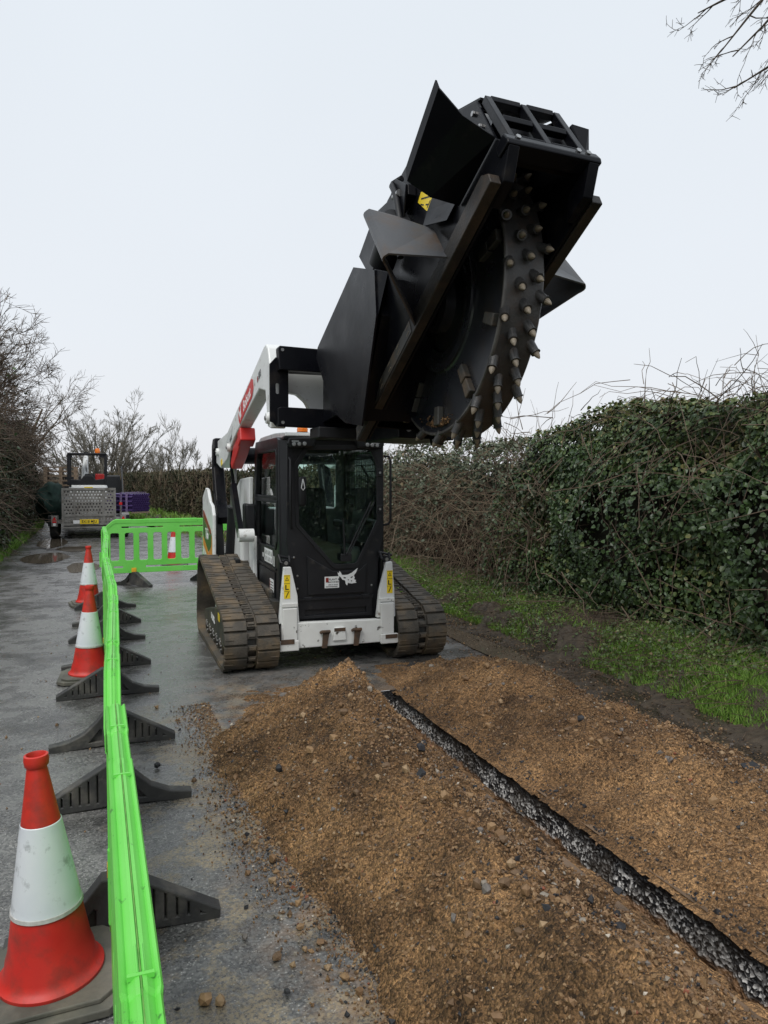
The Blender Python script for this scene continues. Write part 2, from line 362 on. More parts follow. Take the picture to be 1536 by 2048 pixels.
def zright(U, V, n=0): return -.045 + .055 * ss(U, 3.45, 3.85) + .05 * n * ss(U, 3.45, 3.6) * ss(-U, -4.2, -3.9) + .18 * ss(U + .12 * n, 3.82, 4.15) + .10 * ss(U, 4.1, 4.7)
def zleft(U, V, n=0): return -.045 + .20 * ss(-U + .15 * n, 1.75, 2.25) + .15 * ss(-U, 2.2, 3.2)
verge('verge', np.concatenate([np.arange(3.4, 4.3, .03), np.arange(4.3, 7.6, .09)]), np.concatenate([np.arange(1, 10, .035), np.arange(10, 14, .1), np.arange(14, 60, .6)]), zright, soil, .034, 3)
verge('verge', np.arange(-4.5, -1.4, .1), np.arange(2, 60, .35), zleft, soil, .04, 9)

# trench walls and bottom
def trench_mat():
    m = bpy.data.materials.new('cut_road_layers'); m.use_nodes = True; t = m.node_tree; b = t.nodes['Principled BSDF']; L = t.links.new
    tcn = N(t, 'ShaderNodeTexCoord'); sp = N(t, 'ShaderNodeSeparateXYZ'); L(tcn.outputs['Object'], sp.inputs[0])
    nn = N(t, 'ShaderNodeTexNoise'); nn.inputs['Scale'].default_value = 9; L(tcn.outputs['Object'], nn.inputs['Vector'])
    ad = N(t, 'ShaderNodeMath', operation='MULTIPLY_ADD'); L(nn.outputs['Fac'], ad.inputs[0]); ad.inputs[1].default_value = .09; L(sp.outputs['Z'], ad.inputs[2])
    r = N(t, 'ShaderNodeMapRange'); r.inputs['From Min'].default_value = -.150; r.inputs['From Max'].default_value = -.132; L(ad.outputs[0], r.inputs['Value'])
    vo = N(t, 'ShaderNodeTexVoronoi'); vo.inputs['Scale'].default_value = 80; L(tcn.outputs['Object'], vo.inputs['Vector'])
    vs = N(t, 'ShaderNodeSeparateColor'); L(vo.outputs['Color'], vs.inputs[0])
    cr = N(t, 'ShaderNodeValToRGB'); cr.color_ramp.interpolation = 'CONSTANT'; e = cr.color_ramp.elements
    e[0].color = (.018, .017, .018, 1); e[1].position = .5; e[1].color = (.07, .066, .062, 1)
    for p, c in ((.62, (.26, .25, .24, 1)), (.80, (.62, .60, .57, 1))): q = e.new(p); q.color = c
    rz = N(t, 'ShaderNodeMapRange'); rz.inputs['From Min'].default_value = .0; rz.inputs['From Max'].default_value = -.06; rz.inputs['To Min'].default_value = .42; rz.inputs['To Max'].default_value = 1.12; L(ad.outputs[0], rz.inputs['Value'])
    mz = N(t, 'ShaderNodeMath', operation='MULTIPLY'); L(vs.outputs[0], mz.inputs[0]); L(rz.outputs[0], mz.inputs[1]); L(mz.outputs[0], cr.inputs[0])
    n2 = N(t, 'ShaderNodeTexNoise'); n2.inputs['Scale'].default_value = 25; n2.inputs['Detail'].default_value = 8; L(tcn.outputs['Object'], n2.inputs['Vector'])
    c2 = N(t, 'ShaderNodeValToRGB'); c2.color_ramp.elements[0].position = .3; c2.color_ramp.elements[1].position = .7
    c2.color_ramp.elements[0].color = (.10, .058, .032, 1); c2.color_ramp.elements[1].color = (.30, .165, .08, 1); L(n2.outputs['Fac'], c2.inputs[0])
    n3 = N(t, 'ShaderNodeTexNoise'); n3.inputs['Scale'].default_value = 4.5; n3.inputs['Detail'].default_value = 7; L(tcn.outputs['Object'], n3.inputs['Vector'])
    r3 = N(t, 'ShaderNodeMapRange'); r3.inputs['From Min'].default_value = .48; r3.inputs['From Max'].default_value = .66; r3.inputs['To Max'].default_value = .8; L(n3.outputs['Fac'], r3.inputs['Value'])
    du = N(t, 'ShaderNodeMix', data_type='RGBA'); L(r3.outputs[0], du.inputs[0]); L(cr.outputs[0], du.inputs[6]); du.inputs[7].default_value = (.05, .038, .028, 1)
    mx = N(t, 'ShaderNodeMix', data_type='RGBA'); L(r.outputs[0], mx.inputs[0]); L(c2.outputs[0], mx.inputs[6]); L(du.outputs[2], mx.inputs[7])
    L(mx.outputs[2], b.inputs['Base Color']); b.inputs['Roughness'].default_value = .5
    bp = N(t, 'ShaderNodeBump'); bp.inputs['Strength'].default_value = .8; bp.inputs['Distance'].default_value = .012
    L(vo.outputs['Distance'], bp.inputs['Height']); L(bp.outputs[0], b.inputs['Normal']); return m
tm = trench_mat()
def wall_grid(ufun, v0, v1, z0, z1, nv, nz):
    V, Z = np.meshgrid(np.linspace(v0, v1, nv), np.linspace(z0, z1, nz), indexing='ij')
    Pn = np.stack([0 * V, V, Z], -1).reshape(-1, 3)
    n = (fbm(Pn, 4, 4) * .03 + fbm(Pn, 24, 3) * .018).reshape(V.shape); n[:, -1] *= .4
    U = ufun + n; P = np.stack([CT * U - ST * V, ST * U + CT * V, Z], -1).reshape(-1, 3)
    I = np.arange(nv * nz).reshape(nv, nz); return P, np.stack([I[:-1, :-1], I[1:, :-1], I[1:, 1:], I[:-1, 1:]], -1).reshape(-1, 4)
P1, F1 = wall_grid(T1 + .012, TV0 + .01, TV1, -.55, -.002, 320, 22); P2, F2 = wall_grid(T0 - .012, TV0 + .01, TV1, -.55, -.002, 200, 12)
pb = np.array([W(T0 - .06, TV0 + .01, -.5), W(T1 + .06, TV0 + .01, -.5), W(T1 + .06, TV1, -.5), W(T0 - .06, TV1, -.5),
               W(T0 - .06, TV1, -.56), W(T1 + .06, TV1, -.56), W(T1 + .03, TV1, -.002), W(T0 - .03, TV1, -.002)])
o = np_mesh('trench', np.concatenate([P1, P2, pb]), np.concatenate([F1, F2 + len(P1), np.array([[0, 1, 2, 3], [4, 5, 6, 7]]) + len(P1) + len(P2)]), tm); struct(o)

# spoil heaps
def spoil_mat(name, dark=1.):
    m = bpy.data.materials.new(name); m.use_nodes = True; t = m.node_tree; b = t.nodes['Principled BSDF']; L = t.links.new
    tcn = N(t, 'ShaderNodeTexCoord'); v = tcn.outputs['Object']
    def nz_(s, d=8, r=.65):
        n = N(t, 'ShaderNodeTexNoise'); n.inputs['Scale'].default_value = s; n.inputs['Detail'].default_value = d; n.inputs['Roughness'].default_value = r; L(v, n.inputs['Vector']); return n.outputs['Fac']
    cr = N(t, 'ShaderNodeValToRGB'); e = cr.color_ramp.elements; e[0].position = .32; e[1].position = .7
    e[0].color = (.105 * dark, .063 * dark, .034 * dark, 1); e[1].color = (.35 * dark, .218 * dark, .110 * dark, 1); q = e.new(.5); q.color = (.212 * dark, .128 * dark, .063 * dark, 1)
    L(nz_(2.2), cr.inputs[0])
    vo = N(t, 'ShaderNodeTexVoronoi'); vo.inputs['Scale'].default_value = 95; vo.inputs['Randomness'].default_value = 1; L(v, vo.inputs['Vector'])
    sp = N(t, 'ShaderNodeSeparateColor'); L(vo.outputs['Color'], sp.inputs[0])
    c2 = N(t, 'ShaderNodeValToRGB'); e = c2.color_ramp.elements; e[0].color = (.25, .25, .25, 1); e[1].color = (1.6, 1.5, 1.4, 1); L(sp.outputs[0], c2.inputs[0])
    mu = N(t, 'ShaderNodeMix', data_type='RGBA', blend_type='MULTIPLY'); mu.inputs[0].default_value = .85; L(cr.outputs[0], mu.inputs[6]); L(c2.outputs[0], mu.inputs[7])
    vo3 = N(t, 'ShaderNodeTexVoronoi'); vo3.inputs['Scale'].default_value = 210; L(v, vo3.inputs['Vector'])
    sp3 = N(t, 'ShaderNodeSeparateColor'); L(vo3.outputs['Color'], sp3.inputs[0])
    c3 = N(t, 'ShaderNodeValToRGB'); e = c3.color_ramp.elements; e[0].color = (.35, .33, .31, 1); e[1].color = (1.75, 1.7, 1.6, 1); L(sp3.outputs[1], c3.inputs[0])
    mu3 = N(t, 'ShaderNodeMix', data_type='RGBA', blend_type='MULTIPLY'); mu3.inputs[0].default_value = .7; L(mu.outputs[2], mu3.inputs[6]); L(c3.outputs[0], mu3.inputs[7])
    # damp and dry patches
    r4 = N(t, 'ShaderNodeMapRange'); r4.inputs['From Min'].default_value = .38; r4.inputs['From Max'].default_value = .62; r4.inputs['To Min'].default_value = .62; r4.inputs['To Max'].default_value = 1.22; L(nz_(1.1, 5, .6), r4.inputs['Value'])
    vm4 = N(t, 'ShaderNodeVectorMath', operation='SCALE'); L(mu3.outputs[2], vm4.inputs[0]); L(r4.outputs[0], vm4.inputs['Scale'])
    L(vm4.outputs[0], b.inputs['Base Color']); b.inputs['Roughness'].default_value = .8; b.inputs['Specular IOR Level'].default_value = .3
    vo2 = N(t, 'ShaderNodeTexVoronoi'); vo2.inputs['Scale'].default_value = 48; L(v, vo2.inputs['Vector'])
    ad = N(t, 'ShaderNodeMath', operation='ADD'); L(vo.outputs['Distance'], ad.inputs[0]); L(vo2.outputs['Distance'], ad.inputs[1])
    ad2 = N(t, 'ShaderNodeMath', operation='MULTIPLY_ADD'); L(nz_(180, 4), ad2.inputs[0]); ad2.inputs[1].default_value = -.8; L(ad.outputs[0], ad2.inputs[2])
    bp = N(t, 'ShaderNodeBump'); bp.inputs['Strength'].default_value = 1.; bp.inputs['Distance'].default_value = -.014; L(ad2.outputs[0], bp.inputs['Height']); L(bp.outputs[0], b.inputs['Normal'])
    return m
spoil = spoil_mat('excavated_soil')
def heapL(U, V, n):
    H = .39 + .11 * ss(V, 3.5, 4.45) + .035 * np.sin(V * 1.9 + .6) + .07 * n
    H = H * np.clip((5.32 + .1 * n - V) / .84, 0, 1)
    uc = 1.26 + .20 * ss(V, 3.5, 4.5) + .06 * n; ul = .81 - .17 * ss(V, 2.1, 3.3) + .035 * np.sin(V * 2.6) + .08 * n + .3 * ss(V, 4.5, 5.4) + .10 * ss(-V, -2.2, 0); ur = 1.815 + .02 * n
    t = np.where(U < uc, (uc - U) / (uc - ul), (U - uc) / (ur - uc))
    p = np.clip(1 - t, -.35, 1)
    return np.where(p > 0, H * (p ** np.where(U > uc, 1.35, 1.02) * (1 - .10 * np.exp(-(t / .12) ** 2))), p * .12)
def heapR(U, V, n):
    H = .27 + .055 * np.sin(V * 1.9 + .5) + .11 * np.exp(-((V - 4.85) / .45) ** 2) + .08 * n
    H = H * np.clip((5.85 + .1 * n - V) / .85, 0, 1) ** .9
    uc = 2.66 + .06 * np.sin(V * 1.3) - .1 * ss(V, 4.2, 5.2) + .06 * n; ul = 2.072 + .03 * n; ur = 3.33 + .08 * np.sin(V * 2.3 + 1) + .12 * n - .2 * ss(V, 4.8, 5.8)
    t = np.where(U < uc, (uc - U) / (uc - ul), (U - uc) / (ur - uc))
    p = np.clip(1 - t, -.35, 1)
    return np.where(p > 0, H * (p ** .95 * (1 - .12 * np.exp(-(t / .2) ** 2))), p * .12)
HEAPZ = {}
def heap(name, us, vs, fun, seed, label):
    U, V = np.meshgrid(us, vs, indexing='ij'); P = np.stack([U.ravel() + seed, V.ravel(), 0 * U.ravel()], -1)
    n = fbm(P, 1.5, 3).reshape(U.shape); z = fun(U, V, n)
    rough = fbm(P, 6, 4).reshape(U.shape) * .036 + fbm(P, 26, 3).reshape(U.shape) * .014
    # clods: rounded lumps of several sizes
    cl = np.array([max(0., .42 - noise.voronoi(Vector(p) * 15)[0][0]) for p in P]).reshape(U.shape); cl2 = np.array([max(0., .45 - noise.voronoi(Vector(p) * 38)[0][0]) for p in P]).reshape(U.shape)
    msk = np.clip(fbm(P, 2.6, 3).reshape(U.shape) * 1.5 + .35, 0, 1); fine = cl * .075 * msk + cl2 * .030
    k = np.clip(z / .05, 0, 1); z = np.where(z > -.01, z + (rough + fine) * (.3 + .7 * k), z); z = np.where(z < 0, z - .004, z)
    P3 = np.stack([CT * U - ST * V, ST * U + CT * V, z], -1)
    I = np.arange(U.size).reshape(U.shape); F = np.stack([I[:-1, :-1], I[1:, :-1], I[1:, 1:], I[:-1, 1:]], -1).reshape(-1, 4)
    keep = (z.ravel()[F] > -.012).any(1); F = F[keep]
    o = np_mesh(name, P3.reshape(-1, 3), F, spoil, smooth=True); tag(o, label, 'spoil heap')
    HEAPZ[seed] = (us, vs, z); return o
heap('spoil_heap', np.arange(.42, 1.90, .0125), np.concatenate([np.arange(-2.2, .4, .03), np.arange(.4, 5.6, .0135)]), heapL, 0., 'long ridge of brown spoil between the green barriers and the trench')
heap('spoil_heap', np.arange(2.035, 3.62, .0145), np.concatenate([np.arange(-2.2, 1., .03), np.arange(1., 6.0, .015)]), heapR, 50., 'lower brown spoil heap between the trench and the grass verge')
def hz(seed, u, v):
    us, vs, z = HEAPZ[seed]; i = np.clip(((u - us[0]) / (us[1] - us[0])).astype(int), 0, len(us) - 1); j = np.clip(np.searchsorted(vs, v), 0, len(vs) - 1); return z[i, j]

# loose stones: one mass of small gravel, larger lumps are things
ICO_V = None
def ico():
    bm = bmesh.new(); bmesh.ops.create_icosphere(bm, subdivisions=1, radius=1); bm.verts.index_update()
    v = np.array([x.co[:] for x in bm.verts]); f = np.array([[x.index for x in q.verts] for q in bm.faces]); bm.free(); return v, f
IV, IF = ico()
OV = np.array([(1, 0, 0), (-1, 0, 0), (0, 1, 0), (0, -1, 0), (0, 0, 1), (0, 0, -1.)]); OF = np.array([(0, 2, 4), (2, 1, 4), (1, 3, 4), (3, 0, 4), (2, 0, 5), (1, 2, 5), (3, 1, 5), (0, 3, 5)])
def rot_rand(n):
    q = RNG.normal(size=(n, 4)); q /= np.linalg.norm(q, axis=1)[:, None]; a, b, c, d = q.T
    return np.stack([1 - 2 * (c * c + d * d), 2 * (b * c - a * d), 2 * (b * d + a * c), 2 * (b * c + a * d), 1 - 2 * (b * b + d * d), 2 * (c * d - a * b), 2 * (b * d - a * c), 2 * (c * d + a * b), 1 - 2 * (b * b + c * c)], -1).reshape(n, 3, 3)
def pebbles(pos, size, BV, BF, tint):
    n = len(pos); sh = BV[None] * (1 + RNG.uniform(-.35, .35, (n, len(BV), 3))) * RNG.uniform(.6, 1.2, (n, 1, 3))
    V = np.einsum('nij,nkj->nki', rot_rand(n), sh) * size[:, None, None] + pos[:, None]
    F = (BF[None] + (np.arange(n) * len(BV))[:, None, None]).reshape(-1, 3)
    return V.reshape(-1, 3), F, np.repeat(tint, len(BV))
def stone_mat():
    m = bpy.data.materials.new('stone'); m.use_nodes = True; t = m.node_tree; b = t.nodes['Principled BSDF']; L = t.links.new
    at = N(t, 'ShaderNodeAttribute'); at.attribute_name = 'tint'; cr = N(t, 'ShaderNodeValToRGB'); e = cr.color_ramp.elements; cr.color_ramp.interpolation = 'CONSTANT'
    e[0].color = (.20, .115, .055, 1); e[1].position = .25; e[1].color = (.27, .165, .08, 1)
    for p, c in ((.45, (.14, .085, .045)), (.62, (.30, .20, .11)), (.74, (.16, .14, .125)), (.82, (.026, .027, .031)), (.92, (.27, .235, .19)), (.97, (.48, .42, .35)), (.985, (.22, .07, .035))): q = e.new(p); q.color = (*c, 1)
    L(at.outputs['Fac'], cr.inputs[0])
    tcn = N(t, 'ShaderNodeTexCoord'); nn = N(t, 'ShaderNodeTexNoise'); nn.inputs['Scale'].default_value = 70; nn.inputs['Detail'].default_value = 5; L(tcn.outputs['Object'], nn.inputs['Vector'])
    r = N(t, 'ShaderNodeMapRange'); r.inputs['To Min'].default_value = .55; r.inputs['To Max'].default_value = 1.35; L(nn.outputs['Fac'], r.inputs['Value'])
    vm = N(t, 'ShaderNodeVectorMath', operation='SCALE'); L(cr.outputs[0], vm.inputs[0]); L(r.outputs[0], vm.inputs['Scale']); L(vm.outputs[0], b.inputs['Base Color'])
    b.inputs['Roughness'].default_value = .7; bp = N(t, 'ShaderNodeBump'); bp.inputs['Strength'].default_value = .5; bp.inputs['Distance'].default_value = .004; L(nn.outputs['Fac'], bp.inputs['Height']); L(bp.outputs[0], b.inputs['Normal']); return m
stonem = stone_mat()
def scatter():
    A = []
    for seed, (u0, u1), (v0, v1), n in ((0., (.5, 1.86), (.3, 5.4), 42000), (50., (2.05, 3.5), (1.2, 5.85), 28000)):
        u = RNG.uniform(u0, u1, n); v = v0 + (v1 - v0) * RNG.uniform(0, 1, n) ** 1.35; z = hz(seed, u, v); k = z > .004
        A.append((u[k], v[k], z[k]))
    n = 6500; v = RNG.uniform(.8, 5.4, n); u = .83 - .17 * ss(v, 2.1, 3.3) - np.abs(RNG.normal(0, .11, n)) + .03; A.append((u, v, 0 * u + .002))
    n = 700; u = RNG.uniform(-1.2, 3.4, n); v = RNG.uniform(.8, 8, n); A.append((u, v, 0 * u + .001))
    n = 900; u = T1 + .012 + np.abs(RNG.normal(0, .035, n)); v = RNG.uniform(1.0, 5.2, n); A.append((u, v, np.maximum(hz(50., u, v), 0) + .003)); dk = sum(len(q[0]) for q in A)
    n = 5200; u = RNG.uniform(3.1, 4.15, n); v = RNG.uniform(1.5, 8, n); A.append((u, v, np.maximum(zright(u, v), 0) + .004))
    u, v, z = (np.concatenate(q) for q in zip(*A)); n = len(u)
    s = .0030 + .0055 * RNG.uniform(0, 1, n) ** 2 + .011 * (RNG.uniform(0, 1, n) > .972) * RNG.uniform(.3, 1, n)
    pos = np.stack([CT * u - ST * v, ST * u + CT * v, z + s * .25], -1); ti = RNG.uniform(0, 1, n); ti[dk - 900:dk] = np.where(RNG.uniform(0, 1, 900) < .75, .86, ti[dk - 900:dk]); brown = (RNG.uniform(0, 1, n) < .5) & (np.arange(n) < dk - 8100); ti[brown] *= .6
    V, F, T = pebbles(pos, s, IV, IF, ti) if False else pebbles(pos, s, OV, OF, ti)
    o = np_mesh('loose_gravel', V, F, stonem, attr=T); tag(o, 'small stones and crumbs of soil scattered over the spoil heaps and road', 'gravel', kind='stuff')
scatter()
def lump(u, v, z, s, ti, label, group, zs=1.):
    k = IV * (1 + RNG.uniform(-.3, .3, IV.shape)); bm = bmesh.new(); Vs = [bm.verts.new(p) for p in k]
    for f in IF: bm.faces.new([Vs[i] for i in f])
    k_ = Vector(RNG.normal(0, 1, 3)).normalized(); bmesh.ops.bisect_plane(bm, geom=bm.verts[:] + bm.edges[:] + bm.faces[:], plane_co=k_ * .55, plane_no=k_, clear_outer=True); bmesh.ops.holes_fill(bm, edges=bm.edges[:]); bmesh.ops.triangulate(bm, faces=bm.faces[:]); bm.verts.index_update()
    V = np.array([x.co[:] for x in bm.verts]) * s * RNG.uniform(.7, 1.2, 3) * np.array([1, 1, zs * .85]); F = [np.array([[x.index for x in q.verts] for q in bm.faces])]; bm.free()
    o = np_mesh('stone', V - [0, 0, V[:, 2].min()], F, stonem, attr=np.full(len(V), ti)); o.location = W(u, v, z - s * .22); o.rotation_euler = (0, 0, RNG.uniform(0, 6.28))
    tag(o, label, 'stone', group)
def px_ground(px, py):   # where a road-level point seen in the survey photo lies, metres
    a = math.atan((1024 - 958) / 1500.); y = (py - 1024) / 1500; dz = -math.sin(a) - y * math.cos(a); dy = math.cos(a) - y * math.sin(a)
    tt = -1.6 / dz; X = (px - 768) / 1500 * tt; Y = dy * tt; return CT * X + ST * Y, -ST * X + CT * Y
for (px, py, s, ti) in [(410, 2008, .024, .3), (440, 2010, .02, .63), (554, 1920, .019, .5), (545, 1727, .024, .1), (490, 1880, .012, .78), (515, 1650, .017, .3), (388, 1566, .015, .5), (314, 1537, .018, .85),
                        (545, 1765, .017, .65), (600, 1860, .015, .35), (610, 1905, .013, .7), (640, 1890, .016, .1), (500, 1600, .014, .4), (560, 1690, .012, .3), (420, 1640, .01, .8), (470, 1560, .02, .2), (447, 1480, .026, .5), (462, 1512, .016, .7),
                        (470, 1590, .02, .1), (478, 1625, .013, .6), (360, 1460, .009, .85), (365, 1420, .008, .83), (405, 1440, .012, .55), (512, 1700, .012, .3), (690, 1960, .02, .3), (655, 1940, .015, .63), (720, 1990, .018, .15), (575, 1990, .011, .9)]:
    u, v = px_ground(px, py); lump(u, v, 0.004, s, ti, 'lump of brown soil or stone lying loose on the wet road', 'lumps lying on the road beside the spoil')
clusters = [(0., 1.35, 2.3), (0., 1.2, 2.0), (0., 1.5, 4.3), (50., 2.5, 3.3), (50., 2.4, 4.5), (0., 1.25, 3.0)]
for i in range(190):
    sd, (ua, ub), (va, vb) = ((0., (.75, 1.7), (.6, 5.0)), (50., (2.2, 3.3), (1.6, 5.5)))[i % 2]
    u = RNG.uniform(ua, ub); v = va + (vb - va) * RNG.uniform(0, 1) ** 1.2
    if i % 3 == 0: sd, u, v = clusters[(i // 3) % 6]; u += RNG.normal(0, .09); v += RNG.normal(0, .2)
    z = float(hz(sd, np.array([u]), np.array([v]))[0])
    if z > .02: lump(u, v, z - .004, RNG.uniform(.008, .026), RNG.choice([.1, .1, .3, .3, .3, .5, .5, .63, .63, .75, .85, .93]), 'stone half sunk in the surface of a spoil heap', 'stones half sunk in the spoil heaps')
lump(1.72, 2.18, float(hz(0., np.array([1.62]), np.array([2.18]))[0]), .03, .85, 'flat black slab of broken asphalt on the spoil beside the trench', None, .5)
lump(2.95, 2.75, float(hz(50., np.array([2.95]), np.array([2.75]))[0]), .05, .85, 'black slab of broken asphalt on the lower spoil heap', None, .35)

# puddles
water = mat('muddy_water', (.13, .105, .078), (.10, .083, .062), .06, scale=3, spec=.5)
def puddle(cu, cv, ru, rv, seed, z=.005):
    n = 40; a = np.linspace(0, 2 * math.pi, n, endpoint=False); rr = 1 + .28 * np.array([noise.noise(Vector((math.cos(x) * 1.3 + seed, math.sin(x) * 1.3, seed))) for x in a])
    P = Wn(cu + ru * np.cos(a) * rr, cv + rv * np.sin(a) * rr, z); me = bpy.data.meshes.new('puddle'); me.from_pydata([tuple(p) for p in P], [], [tuple(range(n))]); me.materials.append(water)
    o = bpy.data.objects.new('puddle', me); COL.objects.link(o); struct(o)
puddle(3.40, 6.2, .15, 1.2, 1., .009)
puddle(-1.12, 16.6, .45, 1.0, 5.); puddle(-1.2, 20.5, .35, 1.6, 8.); puddle(-.35, 14.6, .3, .8, 12.); puddle(-.6, 18.5, .35, .7, 15.)

# ------------------------------------------------------------------ vegetation
def leafmat(name, stops, rough=.4, spec=.4, trans=0.):
    m = bpy.data.materials.new(name); m.use_nodes = True; t = m.node_tree; b = t.nodes['Principled BSDF']; L = t.links.new
    at = N(t, 'ShaderNodeAttribute'); at.attribute_name = 'tint'; cr = N(t, 'ShaderNodeValToRGB'); e = cr.color_ramp.elements
    e[0].color = (*stops[0][1], 1); e[0].position = stops[0][0]; e[1].color = (*stops[-1][1], 1); e[1].position = stops[-1][0]
    for p, c in stops[1:-1]: q = e.new(p); q.color = (*c, 1)
    L(at.outputs['Fac'], cr.inputs[0]); L(cr.outputs[0], b.inputs['Base Color']); b.inputs['Roughness'].default_value = rough; b.inputs['Specular IOR Level'].default_value = spec
    return m
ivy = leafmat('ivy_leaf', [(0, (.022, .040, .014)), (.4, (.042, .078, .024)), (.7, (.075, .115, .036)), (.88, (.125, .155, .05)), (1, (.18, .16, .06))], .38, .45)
greyleaf = leafmat('bramble_leaf', [(0, (.04, .06, .032)), (.5, (.085, .105, .062)), (.8, (.13, .145, .095)), (1, (.17, .13, .07))], .5)
farleaf = leafmat('far_hedge_leaf', [(0, (.03, .034, .018)), (.5, (.06, .06, .03)), (.8, (.085, .075, .042)), (1, (.10, .075, .045))], .6, .2)
grassm = leafmat('grass_blade', [(0, (.06, .115, .02)), (.5, (.13, .25, .036)), (.8, (.20, .33, .06)), (1, (.28, .25, .10))], .5, .3)
covm = leafmat('ground_leaf', [(0, (.035, .05, .02)), (.45, (.065, .105, .032)), (.8, (.12, .16, .05)), (1, (.15, .11, .06))], .5)
twig = leafmat('twig_bark', [(0, (.04, .03, .022)), (.5, (.085, .065, .048)), (1, (.15, .11, .08))], .8, .2)
redtwig = leafmat('bramble_stem', [(0, (.06, .042, .031)), (.5, (.125, .09, .064)), (1, (.22, .175, .12))], .7, .2)
greytwig = leafmat('mossy_bark', [(0, (.05, .045, .032)), (.5, (.09, .083, .058)), (1, (.14, .125, .095))], .8, .2)
core = mat('hedge_interior', (.010, .012, .008), (.02, .018, .012), .95, scale=4, bump=1., bscale=12, spec=.1)  # dark inner mesh added behind the leaves to block light

LEAF = np.array([(0, 0, 0), (-.42, .25, .10), (-.30, .70, .06), (0, 1.0, -.06), (.30, .70, .06), (.42, .25, .10)]); LEAFF = np.array([(0, 3, 2, 1), (0, 5, 4, 3)])
SLIM = np.array([(0, 0, 0), (-.2, .3, .06), (-.18, .65, .04), (0, 1.0, -.06), (.18, .65, .04), (.2, .3, .06)])
def basis(nrm, upv):
    y = upv - nrm * (upv * nrm).sum(1, keepdims=True); y /= np.linalg.norm(y, axis=1, keepdims=True) + 1e-9
    x = np.cross(y, nrm); return np.stack([x, y, nrm], -1)
def leaves(pos, nrm, size, shape, tint, droop=-.6, jit=.55):
    n = len(pos); nrm = nrm + RNG.normal(0, jit, (n, 3)); nrm /= np.linalg.norm(nrm, axis=1, keepdims=True)
    up = np.stack([RNG.normal(0, .6, n), RNG.normal(0, .6, n), droop + RNG.normal(0, .5, n)], -1)
    B = basis(nrm, up); V = np.einsum('nij,kj->nki', B, shape) * size[:, None, None] + pos[:, None]
    F = (LEAFF[None] + (np.arange(n) * 6)[:, None, None]).reshape(-1, 4); return V.reshape(-1, 3), F, np.repeat(tint, 6)
def tubes(polys, k=3):
    """polys: list of (pts (m,3), radii (m,), tint)"""
    Vs = []; Fs = []; T = []; o = 0; ang = np.arange(k) * 2 * math.pi / k; ca, sa = np.cos(ang), np.sin(ang)
    for pts, r, ti in polys:
        m = len(pts); d = np.gradient(pts, axis=0); d /= np.linalg.norm(d, axis=1, keepdims=True) + 1e-9
        a = np.where(np.abs(d[:, 2:3]) < .9, np.array([[0, 0, 1.]]), np.array([[1., 0, 0]])); x = np.cross(d, a); x /= np.linalg.norm(x, axis=1, keepdims=True) + 1e-9; y = np.cross(d, x)
        V = pts[:, None] + (x[:, None] * ca[None, :, None] + y[:, None] * sa[None, :, None]) * r[:, None, None]
        I = np.arange(m * k).reshape(m, k) + o; J = np.roll(I, -1, 1)
        Fs.append(np.stack([I[:-1], J[:-1], J[1:], I[1:]], -1).reshape(-1, 4)); Vs.append(V.reshape(-1, 3)); T.append(np.full(m * k, ti)); o += m * k
    return np.concatenate(Vs), np.concatenate(Fs), np.concatenate(T)
def arc(p, d, L, sag, m=6, jit=.04):
    d = np.asarray(d, float); d /= np.linalg.norm(d); t = np.linspace(0, 1, m)[:, None]
    pts = np.asarray(p) + d * L * t + np.array([[0, 0, -1.]]) * sag * L * t ** 2; pts[1:] += RNG.normal(0, jit * L, (m - 1, 3)) * t[1:]; return pts

def hedge_shell(u0, v0, v1, htop, depth, dens, seed, hole=None):
    """random points over the road-side face and top of a hedge; returns pos, outward normal"""
    L = v1 - v0; hm = 2.3; n1 = int(dens * L * hm); n2 = int(dens * .6 * L * depth)
    v = RNG.uniform(v0, v1, n1); hh = htop(v); z = RNG.uniform(0, 1, n1) ** .85 * hh; bulge = np.array([noise.fractal(Vector((a * .9, b * 1.3, seed)), .8, 2, 3) for a, b in zip(v, z)])
    u = u0 + .28 * bulge + .25 * (z / hh - .45) ** 2 * np.where(z / hh > .5, 2.2, -.6) + np.abs(RNG.normal(0, .10, n1))
    nn = np.stack([np.full(n1, -1.), np.full(n1, -.15), .35 + .6 * (z / hh > .85)], -1)
    v2 = RNG.uniform(v0, v1, n2); u2 = u0 + RNG.uniform(.1, depth, n2); b2 = np.array([noise.fractal(Vector((a * 1.1, b * 1.1, seed + 5)), .8, 2, 3) for a, b in zip(v2, u2)])
    z2 = htop(v2) + .13 * b2 - np.abs(RNG.normal(0, .06, n2)); nn2 = np.stack([RNG.normal(-.2, .3, n2), RNG.normal(0, .3, n2), np.ones(n2)], -1)
    U, V, Z, NN, BB = np.concatenate([u, u2]), np.concatenate([v, v2]), np.concatenate([z, z2]), np.concatenate([nn, nn2]), np.concatenate([bulge, b2])
    P = Wn(U, V, Z + .12); NW = np.stack([CT * NN[:, 0] - ST * NN[:, 1], ST * NN[:, 0] + CT * NN[:, 1], NN[:, 2]], -1); return P, NW, BB
